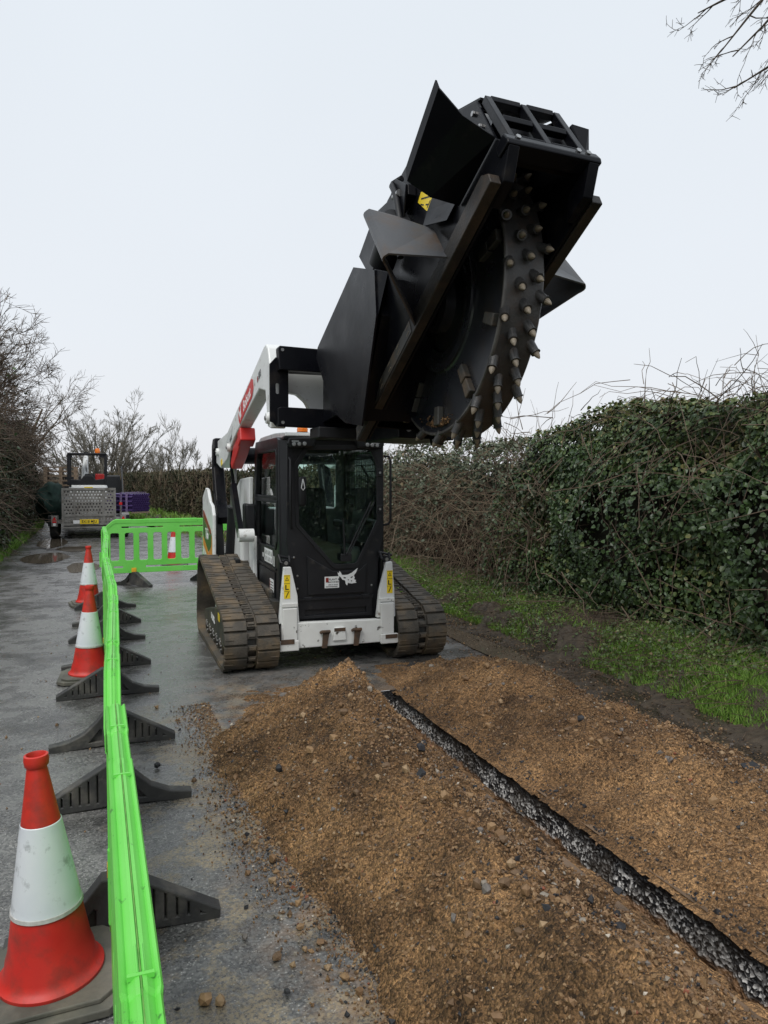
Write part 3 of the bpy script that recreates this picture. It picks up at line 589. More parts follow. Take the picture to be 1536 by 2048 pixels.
def core_mesh(name, u0, u1, v0, v1, htop, parent, inset=.22):
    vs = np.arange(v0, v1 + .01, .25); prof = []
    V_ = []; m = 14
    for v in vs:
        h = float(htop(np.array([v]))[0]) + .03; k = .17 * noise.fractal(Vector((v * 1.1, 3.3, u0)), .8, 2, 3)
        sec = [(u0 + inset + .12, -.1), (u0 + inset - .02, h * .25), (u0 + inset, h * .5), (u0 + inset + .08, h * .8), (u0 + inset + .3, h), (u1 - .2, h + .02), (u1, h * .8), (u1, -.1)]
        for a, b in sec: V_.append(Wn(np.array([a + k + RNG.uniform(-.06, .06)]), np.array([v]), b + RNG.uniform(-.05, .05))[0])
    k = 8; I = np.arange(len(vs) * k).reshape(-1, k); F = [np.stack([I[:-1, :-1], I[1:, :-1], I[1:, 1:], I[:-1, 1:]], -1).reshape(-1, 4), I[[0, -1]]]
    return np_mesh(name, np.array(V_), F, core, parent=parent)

def right_hedges():
    # --- ivy-grown hedge
    r = empty('ivy_hedge', W(5.4, 5, .1)); inv = r.matrix_basis.inverted() if False else None
    tag(r, 'tall dense hedge overgrown with glossy dark green ivy, right of the spoil heaps', 'hedge')
    O0 = np.array(r.location)
    ht = lambda v: 2.05 + .16 * ss(-v, -8.0, -3.7) + .10 * np.sin(v * 2.3) - .55 * ss(v, 7.4, 8.2)
    P, NW, B = hedge_shell(5.0, 2.2, 8.2, ht, 1.3, 3000, 2.)
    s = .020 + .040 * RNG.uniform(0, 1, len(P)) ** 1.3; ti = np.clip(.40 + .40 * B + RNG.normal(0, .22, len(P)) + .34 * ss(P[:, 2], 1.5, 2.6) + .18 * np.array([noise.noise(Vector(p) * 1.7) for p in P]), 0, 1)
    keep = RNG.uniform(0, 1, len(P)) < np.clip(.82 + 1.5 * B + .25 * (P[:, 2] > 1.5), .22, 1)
    P, NW, s, ti = P[keep], NW[keep], s[keep], ti[keep]
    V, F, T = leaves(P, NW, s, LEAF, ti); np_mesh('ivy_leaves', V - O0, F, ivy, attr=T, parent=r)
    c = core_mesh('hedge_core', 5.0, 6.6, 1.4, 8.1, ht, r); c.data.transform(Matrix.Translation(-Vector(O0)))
    polys = []
    for i in range(230):      # sprigs above the top
        v = RNG.uniform(2, 8.1); p = Wn(np.array([RNG.uniform(5.1, 6.2)]), np.array([v]), float(ht(np.array([v]))[0]) - .1)[0]
        big = v < 5.6; L = RNG.uniform(.15, .45) * (1.7 if big else 1); pts = arc(p, (RNG.normal(0, .5), RNG.normal(0, .5), 1), L, RNG.uniform(0, .5), 5); polys.append((pts, np.linspace(.005, .0015, 5), RNG.uniform(.3, 1)))
        if big:
            for q in range(2): polys.append((arc(pts[RNG.integers(1, 4)], RNG.normal(0, 1, 3) + [0, 0, .4], L * .5, .3, 4), np.linspace(.003, .0012, 4), RNG.uniform(.4, 1)))
    for i in range(330):     # bare stems hanging in the face
        v = RNG.uniform(1.8, 8.1); z = RNG.uniform(.15, 2.3); p = Wn(np.array([5.0 + RNG.uniform(-.12, .2)]), np.array([v]), z)[0]
        polys.append((arc(p, (RNG.normal(0, .6), RNG.normal(-.1, .5), RNG.normal(.1, .8)), RNG.uniform(.25, .9), RNG.uniform(-.2, .5), 6), np.linspace(.006, .002, 6), RNG.uniform(.4, 1)))
    for i in range(240):     # dead bramble mat on the top, near end
        v = RNG.uniform(2.5, 5.6); p = Wn(np.array([RNG.uniform(4.85, 5.6)]), np.array([v]), RNG.uniform(1.7, 2.5))[0]
        polys.append((arc(p, (RNG.normal(-.2, .8), RNG.normal(-.2, .8), RNG.normal(-.1, .6)), RNG.uniform(.3, .9), RNG.uniform(0, .8), 6), np.linspace(.004, .002, 6), RNG.uniform(.7, 1)))
    L1 = Wn(np.array([5.6]), np.array([7.9]), 1.9)[0]; polys.append((arc(L1, (.16, .2, .95), .95, -.0, 8, .012), np.linspace(.006, .002, 8), .5))
    V, F, T = tubes(polys); np_mesh('twigs', V - O0, F, twig, attr=T, parent=r)
    # --- bramble thicket
    r2 = empty('bramble_thicket', W(5.3, 10.5, .1)); tag(r2, 'tangle of reddish brown bramble stems with dull grey green leaves behind the loader', 'thicket'); O0 = np.array(r2.location)
    ht2 = lambda v: 1.86 + .16 * np.sin(v * 2.9) + .1 * np.sin(v * 6.1) - .1 * ss(v, 11, 14)
    polys = []
    for i in range(3300):
        v = RNG.uniform(7.2, 14.5); z = RNG.uniform(.0, 1) ** .8 * 1.8; u = 4.95 + np.abs(RNG.normal(0, .28)) + .35 * (z / 1.9) ** 2
        p = Wn(np.array([u]), np.array([v]), z)[0]; L = RNG.uniform(.3, 1.1)
        polys.append((arc(p, (RNG.normal(-.15, .6), RNG.normal(-.1, .6), RNG.normal(.35, .7)), L, RNG.uniform(-.1, .9), 6), np.linspace(.006, .002, 6) * RNG.uniform(.6, 1.2), RNG.uniform(0, 1)))
    for i in range(260):
        v = RNG.uniform(7.4, 14.5); p = Wn(np.array([RNG.uniform(5.1, 6.0)]), np.array([v]), float(ht2(np.array([v]))[0]) - .1)[0]; L = RNG.uniform(.2, .7)
        polys.append((arc(p, (RNG.normal(0, .6), RNG.normal(0, .6), 1), L, RNG.uniform(0, .7), 5), np.linspace(.005, .002, 5), RNG.uniform(.3, 1)))
    V, F, T = tubes(polys); np_mesh('bramble_stems', V - O0, F, redtwig, attr=T, parent=r2)
    P, NW, B = hedge_shell(5.02, 7.2, 14.5, ht2, 1.0, 1300, 21.)
    keep = RNG.uniform(0, 1, len(P)) < np.clip(.30 + .9 * B + .45 * ss(P[:, 2], 1.0, 1.9), .04, 1); P, NW, B = P[keep], NW[keep], B[keep]
    V, F, T = leaves(P, NW, RNG.uniform(.03, .065, len(P)), LEAF, np.clip(.5 + RNG.normal(0, .25, len(P)), 0, 1), jit=.8); np_mesh('bramble_leaves', V - O0, F, greyleaf, attr=T, parent=r2)
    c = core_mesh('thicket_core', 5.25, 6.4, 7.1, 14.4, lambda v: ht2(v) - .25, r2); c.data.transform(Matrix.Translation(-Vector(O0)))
    # --- clipped hedge running on round the bend
    r3 = empty('clipped_hedge', W(5.4, 22, .1)); tag(r3, 'long clipped brown green hedge running round the bend in the distance', 'hedge'); O0 = np.array(r3.location)
    ht3 = lambda v: 1.72 + .06 * np.sin(v * 1.3) + .04 * np.sin(v * 3.1)
    P, NW, B = hedge_shell(5.0, 14.4, 62, ht3, 1.1, 330, 33.)
    V, F, T = leaves(P, NW, RNG.uniform(.06, .13, len(P)), SLIM, np.clip(.5 + .4 * B + RNG.normal(0, .2, len(P)) + .25 * np.sin(P[:, 1] * .8), 0, 1), droop=.3, jit=.9); np_mesh('hedge_leaves', V - O0, F, farleaf, attr=T, parent=r3)
    polys = []
    for i in range(1500):
        v = RNG.uniform(14.4, 60); z = RNG.uniform(.1, 1.85); p = Wn(np.array([5.0 + RNG.uniform(-.05, .6 if z > 1.6 else .15)]), np.array([v]), z)[0]
        polys.append((arc(p, (RNG.normal(0, .3), RNG.normal(0, .3), 1), RNG.uniform(.2, .6), .1, 3), np.array([.009, .007, .003]), RNG.uniform(0, 1)))
    V, F, T = tubes(polys); np_mesh('hedge_stems', V - O0, F, redtwig, attr=T, parent=r3)
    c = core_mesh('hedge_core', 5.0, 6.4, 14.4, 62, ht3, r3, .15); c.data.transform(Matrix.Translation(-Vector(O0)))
USH = -.5   # the hedge line stands half a metre nearer the road than it was drawn
right_hedges()
USH = 0.

def grow(p, d, L, r, lev, polys, spread=.6, up=.15, rmin=.004, kids_=(6, 5, 4), ratio=.55, kink=.10, m=6):
    """recursive bare limb"""
    d = np.asarray(d, float); d /= np.linalg.norm(d); pts = [np.asarray(p, float)]; dd = d.copy()
    for i in range(m - 1):
        dd = dd + RNG.normal(0, kink, 3) + np.array([0, 0, up * .12]); dd /= np.linalg.norm(dd); pts.append(pts[-1] + dd * L / (m - 1))
    pts = np.array(pts); rr = np.linspace(r, max(r * .35, rmin * .6), m); polys.append((pts, rr, float(np.clip(.5 + RNG.normal(0, .25), 0, 1)), lev))
    if lev <= 0: return
    n = kids_[min(lev - 1, len(kids_) - 1)]
    for i in range(n):
        t = RNG.uniform(.25, 1.0); k = min(int(t * (m - 1)), m - 2); q = pts[k] + (pts[k + 1] - pts[k]) * (t * (m - 1) - k)
        dl = pts[k + 1] - pts[k]; dl /= np.linalg.norm(dl); nd = dl + RNG.normal(0, spread, 3) + np.array([0, 0, up])
        grow(q, nd, L * ratio * RNG.uniform(.7, 1.25), max(rr[k] * .6, rmin), lev - 1, polys, spread, up, rmin, kids_, ratio, kink, max(m - 1, 4))
def bare_tree(name, loc, stems, label, cat, group=None, bark=greytwig, ivyn=0, **kw):
    polys = []
    for (dx, dy, d, L, r, lev) in stems: grow((dx, dy, 0), d, L, r, lev, polys, **kw)
    root = empty(name, loc); tag(root, label, cat, group)
    mx = max(p[3] for p in polys)
    V, F, T = tubes([p[:3] for p in polys if p[3] == mx], 7); np_mesh('trunk', V, F, bark, attr=T, parent=root, smooth=True)
    V, F, T = tubes([p[:3] for p in polys if p[3] < mx], 3); np_mesh('crown', V, F, bark, attr=T, parent=root)
    if ivyn:
        b = [p for p in polys if p[3] >= mx - 1]; P = []
        for i in range(ivyn):
            q = b[RNG.integers(len(b))][0]; k = RNG.integers(len(q) - 1); P.append(q[k] + (q[k + 1] - q[k]) * RNG.uniform() + RNG.normal(0, .12, 3))
        P = np.array(P); P = P[P[:, 2] < 4.5]; V, F, T = leaves(P, RNG.normal(0, 1, (len(P), 3)), RNG.uniform(.06, .12, len(P)), LEAF, np.clip(RNG.normal(.35, .2, len(P)), 0, 1)); np_mesh('climbing_ivy', V, F, ivy, attr=T, parent=root)
    return root
def hedges_behind():
    for u0, sg, lab in ((-2.3, -1, 'hedge along the left of the lane behind the photographer'), (5.0, 1, 'hedge along the right of the lane behind the photographer')):
        v0, v1 = -40., 2.6 if sg > 0 else 12.8
        r = empty('roadside_hedge', W(u0, -15, .1)); tag(r, lab, 'hedge'); O0 = np.array(r.location); n = 16000
        v = RNG.uniform(v0, v1, n); hh = 2.5 + .5 * np.sin(v * .8) + .3 * np.sin(v * 2.3); hh = hh * (1 if sg > 0 else .55); z = RNG.uniform(0, 1, n) ** .8 * hh; u = u0 + sg * (np.abs(RNG.normal(0, .3, n)) + .5 * (z > hh * .9) * RNG.uniform(0, 1, n))
        V, F, T = leaves(np.stack([CT * u - ST * v, ST * u + CT * v, z + .1], -1), np.tile([-sg * CT, -sg * ST, .4], (n, 1)), RNG.uniform(.07, .15, n), LEAF, np.clip(RNG.normal(.4, .25, n), 0, 1), jit=.8)
        np_mesh('hedge_leaves', V - O0, F, ivy, attr=T, parent=r)
        a, b = sorted((u0 + sg * .25, u0 + sg * 1.4)); P = [W(a, v0, -.1), W(b, v0, -.1), W(b, v1, -.1), W(a, v1, -.1), W(a, v0, 2.2 * (1 if sg > 0 else .5)), W(b, v0, 2.2 * (1 if sg > 0 else .5)), W(b, v1, 2.2 * (1 if sg > 0 else .5)), W(a, v1, 2.2 * (1 if sg > 0 else .5))]
        np_mesh('hedge_core', np.array(P) - O0, np.array([(4, 5, 6, 7), (0, 1, 5, 4), (1, 2, 6, 5), (2, 3, 7, 6), (3, 0, 4, 7)]), core, parent=r)
hedges_behind()
def left_row():
    # ivy bank hedge
    r = empty('hedge_bank', W(-2.8, 30, .1)); tag(r, 'dark ivy and bramble bank along the left edge of the road', 'hedge'); O0 = np.array(r.location)
    ht = lambda v: 3.0 + .5 * np.sin(v * .7) + .3 * np.sin(v * 1.9)
    L = 56 - 13.; n = 42000; v = 13 + L * RNG.uniform(0, 1, n); h = ht(v); z = RNG.uniform(0, 1, n) ** .9 * h
    B = np.array([noise.fractal(Vector((a * .6, b * .9, 44.)), .8, 2, 3) for a, b in zip(v, z)])
    u = -2.15 - .35 * B - .5 * (z / h) ** 2 - np.abs(RNG.normal(0, .15, n)) + .12; P = Wn(u, v, z + .1); nn = np.stack([np.full(n, CT) + ST * .3, np.full(n, ST) - CT * .3, np.full(n, .3)], -1)
    V, F, T = leaves(P, nn, RNG.uniform(.05, .10, n), LEAF, np.clip(.35 + .4 * B + RNG.normal(0, .2, n), 0, 1), jit=.8)
    cols = (RNG.uniform(0, 1, n) < np.clip(.45 - .6 * B, .1, .9)).astype(int); np_mesh('bank_leaves', V - O0, F, [ivy, farleaf], midx=np.repeat(cols, 2), attr=T, parent=r)
    polys = []
    for i in range(3800):
        v = RNG.uniform(13, 56); z = RNG.uniform(.2, 4.0); p = Wn(np.array([-2.25 - RNG.uniform(-.1, .9) * (z / 4)]), np.array([v]), z)[0]
        polys.append((arc(p, (RNG.normal(.25, .6), RNG.normal(0, .6), RNG.normal(.3, .6)), RNG.uniform(.4, 1.5), RNG.uniform(0, .6), 5), np.linspace(.010, .004, 5), RNG.uniform(0, 1)))
    V, F, T = tubes(polys); np_mesh('bank_twigs', V - O0, F, twig, attr=T, parent=r)
    vs = np.arange(12.8, 57, .5); Vc = []
    for v in vs:
        h = float(ht(np.array([v]))[0]); k = .3 * noise.fractal(Vector((v * .6, 9.3, 1)), .8, 2, 3)
        for a, b in ((-2.5, -.1), (-2.4, h * .4), (-2.65, h * .75), (-3.1, h * .95), (-4.6, h), (-4.8, -.1)): Vc.append(Wn(np.array([a - k]), np.array([v]), b)[0])
    I = np.arange(len(Vc)).reshape(-1, 6); np_mesh('bank_core', np.array(Vc) - O0, [np.stack([I[:-1, :-1], I[1:, :-1], I[1:, 1:], I[:-1, 1:]], -1).reshape(-1, 4), I[[0, -1]]], core, parent=r)
    # bare trees growing out of it
    specs = [(-4.3, 18.5, 5.6, 'bare spreading tree nearest on the left roadside bank'), (-4.0, 21.5, 5.9, 'second bare tree along the left bank, twigs arching over the road'), (-3.9, 26.5, 5.4, 'third bare tree along the left bank'), (-4.0, 32.5, 3.6, 'fourth bare tree along the left bank, level with the trailer'), (-4.0, 40, 3.0, 'farthest bare tree of the row on the left bank')]
    for u, v, h, lab in specs:
        st = []
        for k in range(11):
            st.append((RNG.normal(0, .4), RNG.normal(0, .9), (RNG.normal(-.04, .17) , RNG.normal(.0, .25), 1), h * RNG.uniform(.62, .82), .09 * RNG.uniform(.6, 1.1), 4))
        p = Wn(np.array([u]), np.array([v]), .1)[0]
        bare_tree('bare_tree', tuple(p), st, lab, 'tree', 'bare trees along the left bank', bark=twig, ivyn=900 if v < 30 else 300, spread=.62, up=.10, rmin=.006, kids_=(7, 6, 5, 6), ratio=.48)
RNG = np.random.default_rng(5)
left_row()
# trees in the distance and the overhanging tree on the right
def at_px(px, Y, z=0.): return ((px - 768) / 1500 * Y, Y, z)
farbark = leafmat('hazed_bark', [(0, (.10, .092, .075)), (.5, (.15, .138, .112)), (1, (.20, .185, .155))], .8, .2)  # bark colour lightened and greyed to paint in distance haze
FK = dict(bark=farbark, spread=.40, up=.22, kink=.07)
dome = [(0, 0, (.03, 0, 1), 4.1, .17, 4)] + [(.25 * math.cos(a), .25 * math.sin(a), (math.cos(a) * k, math.sin(a) * k, 1), L_, .10, 4) for a, k, L_ in [(q * 2 * math.pi / 6, .38, 4.0) for q in range(6)] + [(q * 2 * math.pi / 7 + .3, .85, 3.8) for q in range(7)] + [(q * 2 * math.pi / 8 + .1, 1.7, 3.2) for q in range(8)]]
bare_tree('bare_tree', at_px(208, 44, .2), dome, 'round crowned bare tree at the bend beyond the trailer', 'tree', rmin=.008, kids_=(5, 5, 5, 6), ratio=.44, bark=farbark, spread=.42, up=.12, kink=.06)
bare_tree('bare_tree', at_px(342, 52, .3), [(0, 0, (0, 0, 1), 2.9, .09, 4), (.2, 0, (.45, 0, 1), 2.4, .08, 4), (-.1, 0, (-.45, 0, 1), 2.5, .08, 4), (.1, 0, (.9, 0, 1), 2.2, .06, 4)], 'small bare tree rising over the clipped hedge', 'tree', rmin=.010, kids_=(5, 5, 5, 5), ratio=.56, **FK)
def overhang():
    polys = []; base = np.array([5.6, 6.2, 0.]); top = base + [0, 0, 5.2]
    polys.append((np.array([base, base + [.1, 0, 1.8], base + [-.05, .1, 3.6], top]), np.array([.16, .13, .11, .08]), .4, 9))
    def limb(p, pts, r): # main limbs reach over the verge towards the road
        P = np.array(pts); polys.append((P, np.linspace(r, .004, len(P)), .3, 3))
        for i in range(len(P) - 1):
            for k in range(3 if i else 1):
                t = RNG.uniform(); q = P[i] + (P[i + 1] - P[i]) * t; dl = (P[i + 1] - P[i]) / np.linalg.norm(P[i + 1] - P[i])
                grow(q, dl + RNG.normal(0, .55, 3) + [0, 0, -.15], RNG.uniform(.15, .32), .005, 2, polys, .6, -.05, .0022, (3, 3), .5, .12, 5)
    limb(top, [base + [-.02, .05, 4.4], (5.0, 6.0, 5.5), (4.1, 5.8, 5.72), (3.3, 5.7, 5.42), (2.9, 5.7, 5.36), (2.6, 5.7, 5.18), (2.32, 5.7, 5.04)], .05)
    limb(top, [(4.1, 5.8, 5.72), (3.3, 5.6, 5.42), (2.85, 5.55, 5.2), (2.62, 5.55, 4.92), (2.43, 5.55, 4.68)], .02)
    limb(top, [(4.3, 5.85, 5.7), (3.3, 5.5, 5.35), (2.9, 5.45, 5.05), (2.68, 5.45, 4.8), (2.47, 5.45, 4.59)], .018)
    limb(top, [base + [0, 0, 4.2], (4.6, 6.0, 5.0), (3.8, 5.9, 4.95), (3.25, 5.9, 4.9), (2.95, 5.9, 4.76), (2.69, 5.9, 4.6)], .03)
    root = empty('overhanging_tree', tuple(base)); tag(root, 'thin bare twigs hanging into the top right corner from a roadside tree', 'tree')
    V, F, T = tubes([p[:3] for p in polys if p[3] == 9], 8); np_mesh('trunk', V - base, F, greytwig, attr=T, parent=root, smooth=True)
    V, F, T = tubes([p[:3] for p in polys if p[3] < 9], 4); np_mesh('crown', V - base, F, twig, attr=T * .5, parent=root)
RNG = np.random.default_rng(23)
overhang()

def blades(n, uf, vf, zf, hmin, hmax, wd):
    u, v = uf(n), vf(n); h = RNG.uniform(hmin, hmax, n); P = Wn(u, v, zf(u, v)); a = RNG.uniform(0, 6.28, n); lean = RNG.normal(0, .35, (n, 2)) * h[:, None]
    sx = np.stack([np.cos(a), np.sin(a), 0 * a], -1) * wd * RNG.uniform(.6, 1.3, n)[:, None]
    mid = P + np.concatenate([lean * .35, (h * .6)[:, None]], 1); tip = P + np.concatenate([lean, h[:, None]], 1)
    V = np.stack([P - sx, P + sx, mid + sx * .8, mid - sx * .8, tip], 1).reshape(-1, 3); I = np.arange(n)[:, None] * 5
    return V, [I + np.array([[0, 1, 2, 3]]), I + np.array([[3, 2, 4]])]
def verges_plants():
    patch = lambda u, v: np.array([noise.fractal(Vector((a * .9, b * .55, 7.)), .8, 2, 3) for a, b in zip(u, v)])
    n = 190000; u = RNG.uniform(3.82, 4.75, n); v = 1.6 + 14 * RNG.uniform(0, 1, n) ** 1.6; b = patch(u, v) + .35 * ss(-v, -4.6, -3.6) + .35 * ss(v, 7.2, 8.5) - .35 * ss(-np.abs(v - 6.2), -1.3, -.4)
    k = RNG.uniform(-.55, .45, n) < b; u, v = u[k], v[k]; n = len(u)
    V, F = blades(n, lambda _: u, lambda _: v, lambda a, c: zright(a, c) - .01, .03, .09, .003); t = np.clip(RNG.normal(.5, .22, n), 0, 1)
    n2 = 9000; u2 = -1.85 - np.abs(RNG.normal(0, .3, n2)); v2 = RNG.uniform(11, 40, n2); V2, F2 = blades(n2, lambda _: u2, lambda _: v2, lambda a, c: zleft(a, c) - .01, .08, .25, .012); t2 = np.clip(RNG.normal(.5, .22, n2), 0, 1)
    n3 = 7000; u3 = RNG.uniform(3.3, 4.6, n3); v3 = RNG.uniform(15, 55, n3); V3, F3 = blades(n3, lambda _: u3, lambda _: v3, lambda a, c: zright(a, c) - .01, .08, .22, .014); t3 = np.clip(RNG.normal(.55, .2, n3), 0, 1)
    o = np_mesh('grass', np.concatenate([V, V2, V3]), [np.concatenate([F[0], F2[0] + len(V), F3[0] + len(V) + len(V2)]), np.concatenate([F[1], F2[1] + len(V), F3[1] + len(V) + len(V2)])], grassm, attr=np.repeat(np.concatenate([t, t2, t3]), 5))
    tag(o, 'short green grass on the verges either side of the road', 'grass', kind='stuff')
    n = 26000; u = 3.82 + .95 * RNG.uniform(0, 1, n); v = 1.6 + 9 * RNG.uniform(0, 1, n) ** 1.3; P = Wn(u, v, 0.); P[:, 2] = zright(u, v) + RNG.uniform(-.01, .10, n); nn = np.tile([-.35, -.3, 1.], (n, 1))
    keep = RNG.uniform(-.40, .45, n) < patch(u + 9, v); P, nn = P[keep], nn[keep]; n = len(P)
    V, F, T = leaves(P, nn, RNG.uniform(.012, .036, n), LEAF, np.clip(RNG.normal(.5, .3, n), 0, 1), jit=.7); o = np_mesh('ground_cover', V, F, covm, attr=T); tag(o, 'low ivy and weeds covering the bank under the hedge', 'ground cover', kind='stuff')
    n = 9000; u = RNG.uniform(3.4, 4.6, n); v = 1.6 + 9 * RNG.uniform(0, 1, n) ** 1.2; P = Wn(u, v, 0.); P[:, 2] = np.maximum(zright(u, v), 0) + RNG.uniform(0, .03, n)
    V, F, T = leaves(P, np.tile([0, 0, 1.], (n, 1)), RNG.uniform(.012, .032, n), SLIM, RNG.uniform(0, 1, n), jit=.5); litm = leafmat('dead_leaf', [(0, (.03, .022, .015)), (.6, (.085, .055, .032)), (1, (.17, .115, .06))], .6, .3)
    o = np_mesh('leaf_litter', V, F, litm, attr=T); tag(o, 'brown dead leaves trodden into the muddy edge of the right verge', 'dead leaves', kind='stuff')
    polys = []
    for i in range(1500):
        u, v = RNG.uniform(3.9, 4.75), RNG.uniform(1.8, 10); p = Wn(np.array([u]), np.array([v]), float(zright(np.array([u]), np.array([v]))[0]) + .01)[0]; polys.append((arc(p, (RNG.normal(0, 1), RNG.normal(0, 1), .35), RNG.uniform(.15, .6), .3, 5), np.full(5, .0025), RNG.uniform(.2, 1)))
    V, F, T = tubes(polys); o = np_mesh('fallen_twigs', V, F, twig, attr=T); tag(o, 'dead twigs and runners lying on the bank under the hedge', 'twigs', kind='stuff')
verges_plants()

# ------------------------------------------------------------------ barriers
def barrier_proto():
    r = empty('traffic_barrier')
    # board in local x (along, 0..2), z up, thickness y
    RX = Matrix(((1, 0, 0, 0), (0, 0, -1, 0), (0, 1, 0, 0), (0, 0, 0, 1)))   # plate XY -> XZ
    H, B0, c = 1.0, .20, .17
    outer = [(.0, B0 + .12), (.12, B0), (1.88, B0), (2.0, B0 + .12), (2.0, H - c), (2.0 - .15, H - .05), (.15, H - .05), (.0, H - c)]
    holes = []
    x = .12
    for i in range(9):
        holes.append([(x, .40), (x + .02, .38), (x + .11, .38), (x + .13, .40), (x + .13, .78), (x + .11, .80), (x + .02, .80), (x, .78)]); x += .2037
    for a in (.28, 1.12): holes.append([(a, .865), (a + .6, .865), (a + .6, .895), (a, .895)])
    for a in (.62,): holes.append([(a, .27), (a + .76, .27), (a + .76, .305), (a, .305)])
    for a in (.16, 1.7): holes.append([(a, .27), (a + .14, .27), (a + .14, .305), (a, .305)])
    m = MB().cut(outer, holes, .036, green, RX, .004)
    pr = [(x_ * .86, z_) for x_, z_ in [(-.027, -.055), (.027, -.055), (.029, -.004), (.026, 0), (.021, -.003), (.018, -.006), (.008, .002), (.002, .003), (.0012, -.001), (-.0012, -.001), (-.002, .003), (-.008, .002), (-.018, -.006), (-.021, -.003), (-.026, 0), (-.029, -.004)]]
    def rail(pts, sc=1.):
        vs = []; fs = []; n = len(pr)
        for (xx, zz, k) in pts: vs += [(xx, p * k, zz + q) for p, q in pr]
        for i in range(len(pts) - 1):
            for j in range(n): fs.append((i * n + j, i * n + (j + 1) % n, (i + 1) * n + (j + 1) % n, (i + 1) * n + j))
        fs += [tuple(range(n)), tuple(range((len(pts) - 1) * n, len(pts) * n))[::-1]]; m.raw(vs, fs, green)
    rail([(.0, H - c + .025, .9), (.03, H - c + .04, 1), (.16, H - .018, 1), (.2, H, 1), (.42, H, 1), (.425, H - .006, .93), (.60, H - .006, .93), (.605, H, 1), (1.38, H, 1), (1.385, H - .006, .94), (1.58, H - .006, .94), (1.585, H, 1), (1.8, H, 1), (1.84, H - .018, 1), (1.97, H - c + .04, 1), (2.0, H - c + .025, .9)])
    for xx in (.36, .66, 1.32, 1.64):   # moulded lifting marks on the rail
        m.box((xx - .03, -.005, H - .001), (xx + .03, -.003, H + .0045), green); m.box((xx - .03, .003, H - .001), (xx + .03, .005, H + .0045), green); m.box((xx - .036, -.016, H - .002), (xx - .03, .016, H + .004), green)
    m.tube([(-.012, 0, .3), (-.012, 0, .52)], .02, green, 10); m.tube([(2.012, 0, .56), (2.012, 0, .78)], .02, green, 10)
    m.build('panel', r)
    s = MB().box((.17, -.0008, H + .0028), (1.83, .0008, H + .0036), greenline); s.build('seam', r)
    RY = Matrix(((0, 0, 1, 0), (1, 0, 0, 0), (0, 1, 0, 0), (0, 0, 0, 1)))     # plate XY -> YZ
    for i, xx in enumerate((.45, 1.55)):
        ft = [(-.35, 0), (-.10, .012), (.0, .02), (.10, .012), (.35, 0), (.352, .03), (.045, .205), (-.045, .205), (-.09, .15), (-.16, .085), (-.25, .045), (-.352, .03)]
        hl = [[(a, .03), (a + .018, .03), (a + .018, .172 - (a - .075) * .57), (a, .182 - (a - .075) * .57)] for a in (.075, .115, .155, .195, .235)] + [[(.28, .025), (.31, .025), (.28, .05)], [(-.15, .03), (-.06, .035), (-.06, .11), (-.075, .12)]]
        f = MB().cut(ft, hl, .07, footrub, RY, .006).box((-.03, -.34, .024), (.03, -.1, .034), footrub)
        f.box((-.012, .06, .03), (.012, .30, .05), footrub).prism([(.055, .028), (.30, .028), (.06, .17)], 'x', -.010, .010, footrub).prism([(-.145, .035), (-.055, .035), (-.055, .115)], 'x', -.01, .01, footrub)
        o = f.build('foot', r); o.location = (xx, 0, 0); o.rotation_euler = (0, 0, math.pi * ((i + 1) % 2))
        MB().box((xx - .035, -.025, .206), (xx + .035, .025, .27), yellow, bev=.004).box((xx - .02, -.029, .21), (xx + .02, .029, .25), yellow).build('socket', r)
    return r
BP = barrier_proto()
def place_barrier(o, u, v, ang, label):
    o.location = W(u, v, 0); o.rotation_euler = (0, 0, ang); tag(o, label, 'barrier', 'green traffic barriers fencing off the works'); return o
along = TH + math.pi / 2
place_barrier(BP, .040, .3, along + rad(.5), 'nearest green plastic barrier, its top rail running out of the bottom of the picture')
specs = [(.018, 2.3, rad(-.9), 'green barrier with a red and white board, second from the camera'), (.05, 4.3, rad(1.0), 'green barrier beside the second traffic cone, third from the camera'), (.012, 6.3, rad(-.6), 'green barrier fourth from the camera in the line along the road'), (.035, 8.3, rad(.6), 'last green barrier in the line along the road, beside the far cone')]
for (u, v, da, lab) in specs:
    b = place_barrier(copy_tree(BP), u, v, along + da, lab)
    if v == 2.3:
        rw = MB(); H = 1.
        for k in range(7): rw.prism([(.32 + k * .2, .70), (.32 + k * .2 + .1, .70), (.32 + k * .2 + .1, .92), (.32 + k * .2, .92)], 'y', .019, .025, redpaint).prism([(.42 + k * .2, .70), (.52 + k * .2, .70), (.52 + k * .2, .92), (.42 + k * .2, .92)], 'y', .019, .025, labwhite)
        rw.build('reflective_board', b)
cb = place_barrier(copy_tree(BP), -.02, 11.8, TH + rad(1.5), 'green barrier standing across the closed lane behind the loader')
for c_ in kids(cb):
    if c_.name.startswith('foot'): c_.rotation_euler[2] += rad(38)

